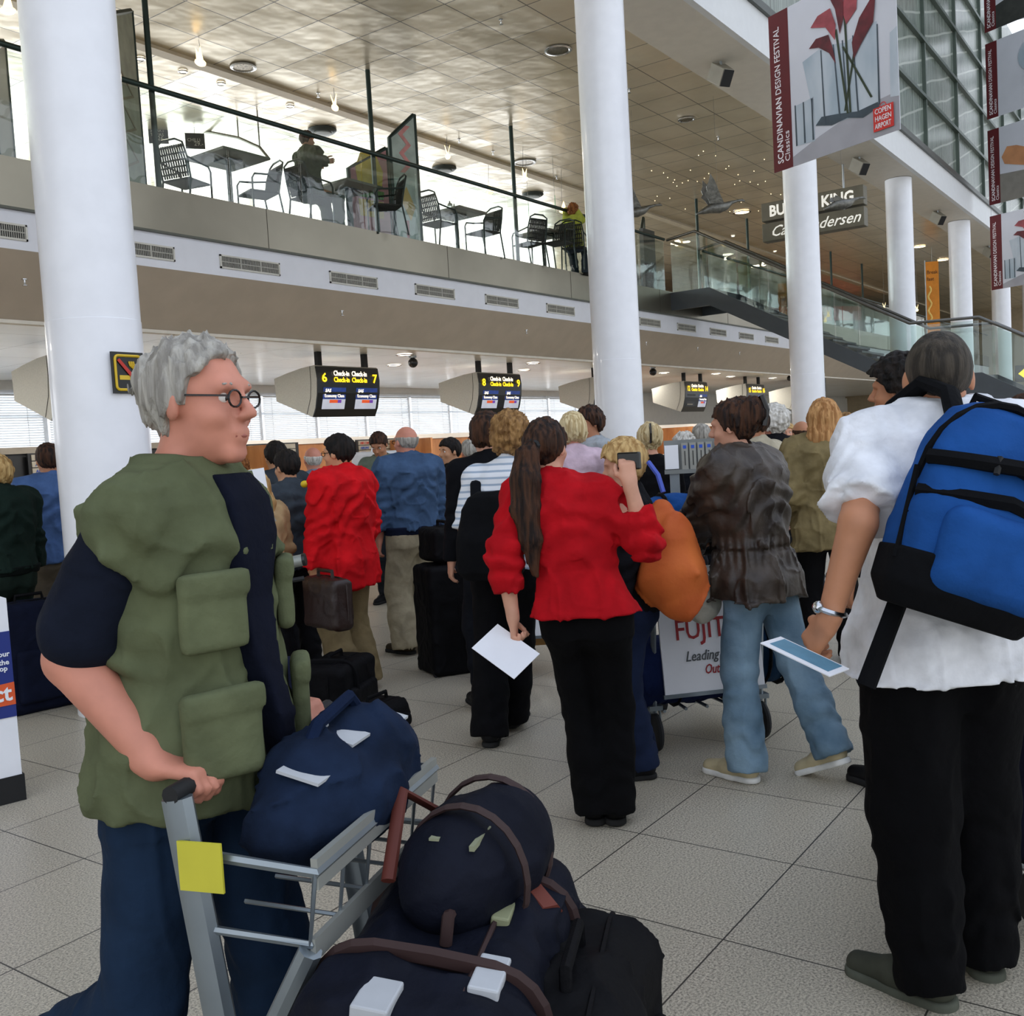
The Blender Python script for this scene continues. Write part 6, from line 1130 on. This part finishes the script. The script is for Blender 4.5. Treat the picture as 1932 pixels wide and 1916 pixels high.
pack(M4 @ Matrix.Translation((.30, .02, .37)) @ Matrix.Rotation(PI/2, 4, 'Z'), .86, .36, .38, NAVB, 'big navy hiking pack lying on the trolley behind the advert board', m2=None, grp='packs on the advert trolley', sd=1)
pack(M4 @ Matrix.Translation((.20, .33, .40)) @ Matrix.Rotation(PI/2+.2, 4, 'Z'), .30, .36, .42, NAVB, 'navy pack with a red top lying at the left side of the advert trolley', m2=REDB, grp='packs on the advert trolley', straps=False, sd=4)
pack(M4 @ Matrix.Translation((.33, -.42, .43)) @ Matrix.Rotation(PI/2, 4, 'Z'), .30, .36, .40, fabric('pack_teal', '#16304a'), 'dark teal pack hanging over the right side of the advert trolley', grp='packs on the advert trolley', sd=7)
p = W(1285, 945, 5.15); pack(M4 @ Matrix.Translation((.22, .10, 1.15)) @ Matrix.Rotation(PI/2, 4, 'Z'), .46, .26, .30, BLUEB, 'bright blue rucksack lying in the basket of the advert trolley', 'small_rucksack', sd=9)
# orange bag
p = W(1266, 1052, 4.55); e = empty('orange_drawstring_bag', p, math.radians(-20), 'large orange fabric bag hanging beside the woman in the leather jacket', 'bag')
F = Field((-.3, -.3, -.42), (.3, .32, .4), .011); F.chain([V3(0, .03, .22), V3(0, .03, .10), V3(0, .0, -.08), V3(0, -.04, -.19)], [.05, .12, .15, .10], .05); F.chain([V3(0, -.05, -.05), V3(0, -.17, -.06)], [.10, .015], .06); F.wrinkle(lambda x, y, z: .03*vnoise(x*9, y*9, z*6)+.014*crease(x*8, y*8, z*3.5)+.012*np.sin(y*50+vnoise(x*5, y*5, z*5)*9)*np.clip((z+.1)*2, .2, 1))
F.mesh('sack', mat('orange_fabric', '#b8501c', .75, hex2='#cf6a28', ns=3, bump=.3, bs=30), e); MB().tube([(0, .03, .3), (0, .06, .38), (0, .12, .44)], .012, 6).build('drawstring', mat('cord_blue', '#4a5fc0', .7), e, smooth=True)
p = W(1322, 1130, 4.75); pack(Matrix.Translation(Vector(tuple(p))) @ Matrix.Rotation(.6, 4, 'Z'), .18, .16, .26, fabric('pale_bag', '#b5b3a8'), 'small pale cloth bag between the orange bag and the leather jacket', 'cloth_bag', straps=False, sd=2)
# second advert trolley farther back with cardboard boxes
c5 = on(2, 1015, 1285, 0); T5 = trolley((c5[0], c5[1]), 40, 'farther luggage trolley with a white advert board behind the woman in red blouse', [('FUJITSU', -.19, .05, .145, FR, .40, 0), ('Leading edge', -.22, -.10, .072, FG, .36, .3), ('for eGov', -.13, -.19, .072, FR, .24, .3)], basket=False, hw=.30)
M5 = Rz(math.radians(40), (c5[0], c5[1], 0))
for i, y in enumerate((-.14, .16)):
    e = empty('cardboard_box', (0, 0, 0), 0, 'brown cardboard box on the farther trolley, %s' % ('nearer the woman in red', 'nearer the black rucksack')[i], 'box', 'cardboard boxes on the trolley'); e.matrix_world = M5 @ Matrix.Translation((.32, y, .22))
    MB().box((-.2, -.14, 0), (.2, .14, .3)).build('carton', mat('cardboard', '#9a7440', .8, amt=.1), e, bevel=.004); MB().box((-.2, -.025, .3), (.2, .025, .302)).build('tape', mat('tape', '#b8935a', .4), e)
# bags on the floor left of the red jacket
def G0(px, py): q = on(2, px, py, 0); return q
q = G0(640, 1345); soft_case(Rz(math.radians(20), q), .50, .34, .34, BLKB, 'suitcase', 'black suitcase lying beside the man in the red jacket', group='dark suitcases around the queue', straps=1, rd=.05)
q = G0(715, 1378); soft_case(Rz(math.radians(5), q), .34, .26, .17, BLKB, 'camera_bag', 'small black bag in front of the black suitcase', 'bag', straps=0, rd=.05, wheels=False)
q = G0(515, 1430); soft_case(Rz(math.radians(30), q), .34, .26, .52, fabric('case_navy2', '#171c33'), 'suitcase', 'upright navy suitcase behind the striding man\'s wrist', group='dark suitcases around the queue', rd=.06)
p = W(838, 1215, 7.2); soft_case(Rz(math.radians(60), (p[0], p[1], 0)), .40, .30, .78, BLKB, 'suitcase', 'tall black suitcase right of the beige trousers', group='dark suitcases around the queue', rd=.04)
p = W(838, 1060, 7.2); soft_case(Rz(math.radians(60), (p[0], p[1], .80)), .38, .26, .24, BLKB, 'briefcase', 'black cabin case on top of the tall black suitcase', 'bag', rd=.04, wheels=False)
p = W(617, 1130, 6.2); e = soft_case(Rz(math.radians(75), (p[0], p[1], p[2]-.18)), .42, .14, .32, BRNB, 'briefcase', 'dark brown leather briefcase held by the man in the red jacket', 'bag', rd=.04, wheels=False, straps=0, trim=BRNB)
q = G0(72, 1335); soft_case(Rz(math.radians(-10), q), .44, .30, .74, fabric('case_blue2', '#0f1426'), 'suitcase', 'large dark blue suitcase behind the promotion stand', group='dark suitcases around the queue', rd=.05)
p = W(1936, 1250, 3.2); soft_case(Rz(math.radians(30), (p[0]+.02, p[1]+.02, .22)), .46, .34, .92, fabric('case_dark3', '#0d0e1c'), 'suitcase', 'tall dark suitcase on a trolley at the right edge', group='dark suitcases at the right edge', rd=.06)
trolley((p[0]-.0, p[1]-.28, 0), 60, 'luggage trolley at the right edge carrying the tall dark suitcase', basket=False, deck=.8)
# promotion stand at the left edge
q = G0(46, 1508); hd_ = math.radians(-62); rr = V3(cr0); up_ = (0, 0, 1)
rv = unit(W(40, 1455, 4.85)-W(-60, 1480, 4.70)); rv[2] = 0; M = frame(q, rv, up_)
e = empty('promotion_stand', (0, 0, 0), 0, 'white, blue and orange promotion stand at the left edge', 'stand'); 
MB().prism([(-.5, .13), (0, .13), (0, 1.0), (-.09, 1.04), (-.5, 1.04)], M @ Matrix.Translation((0, 0, -.35)), .35).build('body', PAPER, e); MB().prism([(-.5, 0), (.01, 0), (.01, .13), (-.5, .13)], M @ Matrix.Translation((0, 0, -.36)), .365).build('plinth', BLACKM, e)
MB().prism([(-.5, .42), (-.0, .42), (0, .84), (-.05, .84), (-.05, .75), (-.5, .72)], M @ Matrix.Translation((0, 0, .001)), .003).build('blue_panel', mat('promo_blue', '#1c2f7c', .5), e); MB().prism([(-.5, .48), (0, .48), (0, .59), (-.5, .56)], M @ Matrix.Translation((0, 0, .005)), .002).build('orange_band', mat('promo_orange', '#dd5a2b', .5), e)
lettering('ct', .11, PAPER, M @ Matrix.Translation((-.10, .505, .009)), e, bold=.02)
for s_, z_ in (('our', .72), ('the', .68), ('op', .65)): lettering(s_, .035, PAPER, M @ Matrix.Translation((-.06, z_, .006)), e, bold=.02)
# leaflet stand behind the striding man
q = W(500, 1300, 5.0); e = empty('leaflet_stand', (q[0], q[1], 0), math.radians(35.5-90), 'steel post stand with a triangular leaflet holder and a side arm', 'stand')
MB().cyl((0, 0, 0), .20, 0, .025, 28).build('base', GREYT, e, smooth=True); MB().box((-.04, -.035, .02), (.04, .035, 1.18)).build('post', mat('post_grey', '#6f777c', .4, .5), e, bevel=.006); MB().cyl((0, 0, 0), .022, 1.18, 1.33, 14).build('chrome_neck', CHROME, e, smooth=True)
MB().prism([(-.12, 1.29), (.115, 1.29), (-.01, 1.55), (-.03, 1.55)], Matrix.Translation((0, .02, 0)) @ Matrix.Rotation(PI/2, 4, 'X'), .04).build('triangular_plate', mat('plate_grey', '#8b8a80', .45, .4), e)
MB().add([(-.33, -.2, 1.27), (-.12, -.02, 1.27), (-.02, -.02, 1.56), (-.22, -.2, 1.56), (-.33, -.19, 1.27), (-.12, -.01, 1.27), (-.02, -.01, 1.56), (-.22, -.19, 1.56)], [(0, 1, 2, 3), (7, 6, 5, 4), (0, 4, 5, 1), (1, 5, 6, 2), (2, 6, 7, 3), (3, 7, 4, 0)]).build('leaflet_tray', _m['plate_grey'], e)
MB().tube([(.04, 0, 1.06), (.24, 0, 1.09)], .030, 14).build('side_arm', mat('arm_grey', '#8d918c', .4, .4), e, smooth=True); MB().tube([(.235, 0, 1.09), (.25, 0, 1.092)], .032, 14).build('end_cap', BLACK, e, smooth=True); MB().tube([(.03, -.02, 1.0), (.12, -.05, .99), (.24, -.02, 1.0)], .012, 8).build('cable', BLACKM, e)
c_ = V3(q[0], q[1], 0); card(frame(W(478, 905, 4.8), W(500, 893, 4.8)-W(460, 900, 4.75), (0, 0, 1)), .12, .10, PAPER, 'leaflet', 'white leaflet in the tray of the leaflet stand', 'paper')
# leaflet rack by the brown leather jacket
q = W(1305, 1000, 6.3); e = empty('leaflet_rack', (q[0], q[1], 0), math.radians(35.5-90-11), 'grey leaflet rack with four card slots and airline leaflets', 'rack')
MB().cyl((0, 0, 0), .2, 0, .02, 24).build('base', GREYT, e); MB().box((-.12, -.02, .02), (-.06, .02, 1.38)).build('post', GREYT, e); MB().box((-.16, -.06, 1.10), (.15, .1, 1.13)).build('shelf', GREYT, e)
MB().box((-.15, .0, 1.37), (.18, .03, 1.57), Matrix.Rotation(0, 4, 'X')).build('back_plate', mat('rack_grey', '#7f8382', .45, .4), e); MB().box((-.15, -.05, 1.36), (.18, .03, 1.385)).build('ledge', _m['rack_grey'], e)
for i in range(4): s_ = MB().box((-.04+.05*i, -.03, 1.385), (.0+.05*i, -.005, 1.55)).build('card_slot', mat('slot_silver', '#999a94', .4, .4), e); MB().box((-.03+.05*i, -.033, 1.515), (-.01+.05*i, -.03, 1.535)).build('blue_mark', mat('mark_blue', '#2b55c0', .5), s_); MB().box((-.022+.05*i, -.033, 1.41), (-.017+.05*i, -.03, 1.5)).build('groove', BLACKM, s_)
a_ = math.radians(35.5-90-11); Mq = Rz(a_, (q[0], q[1], 0))
MB().box((-.145, -.03, 1.39), (-.06, -.015, 1.54), Mq).build('leaflet', PAPER, label='white leaflets at the left of the leaflet rack', cat='paper')
MB().box((.19, -.02, 1.40), (.29, -.005, 1.53), Mq).build('airline_leaflet', mat('leaflet_blue', '#2a4c7e', .6, hex2='#c8d0d8', ns=14), label='blue and white airline leaflet right of the leaflet rack', cat='paper')
MB().box((-.27, -.1, 0), (.0, .1, .02), Mq).build('foot_plate', GREYT, label='steel foot plate beside the leaflet rack base', cat='plate') if False else None
# yellow tag on the black shoulder bag
MB().ell(tuple(W(575, 913, 6.8)), (.03, .03, .025)).build('yellow_bag_tag', mat('tag_yellow', '#e0c21e', .5), smooth=True, label='small yellow tag on the shoulder bag of the man in the grey polo', cat='tag')
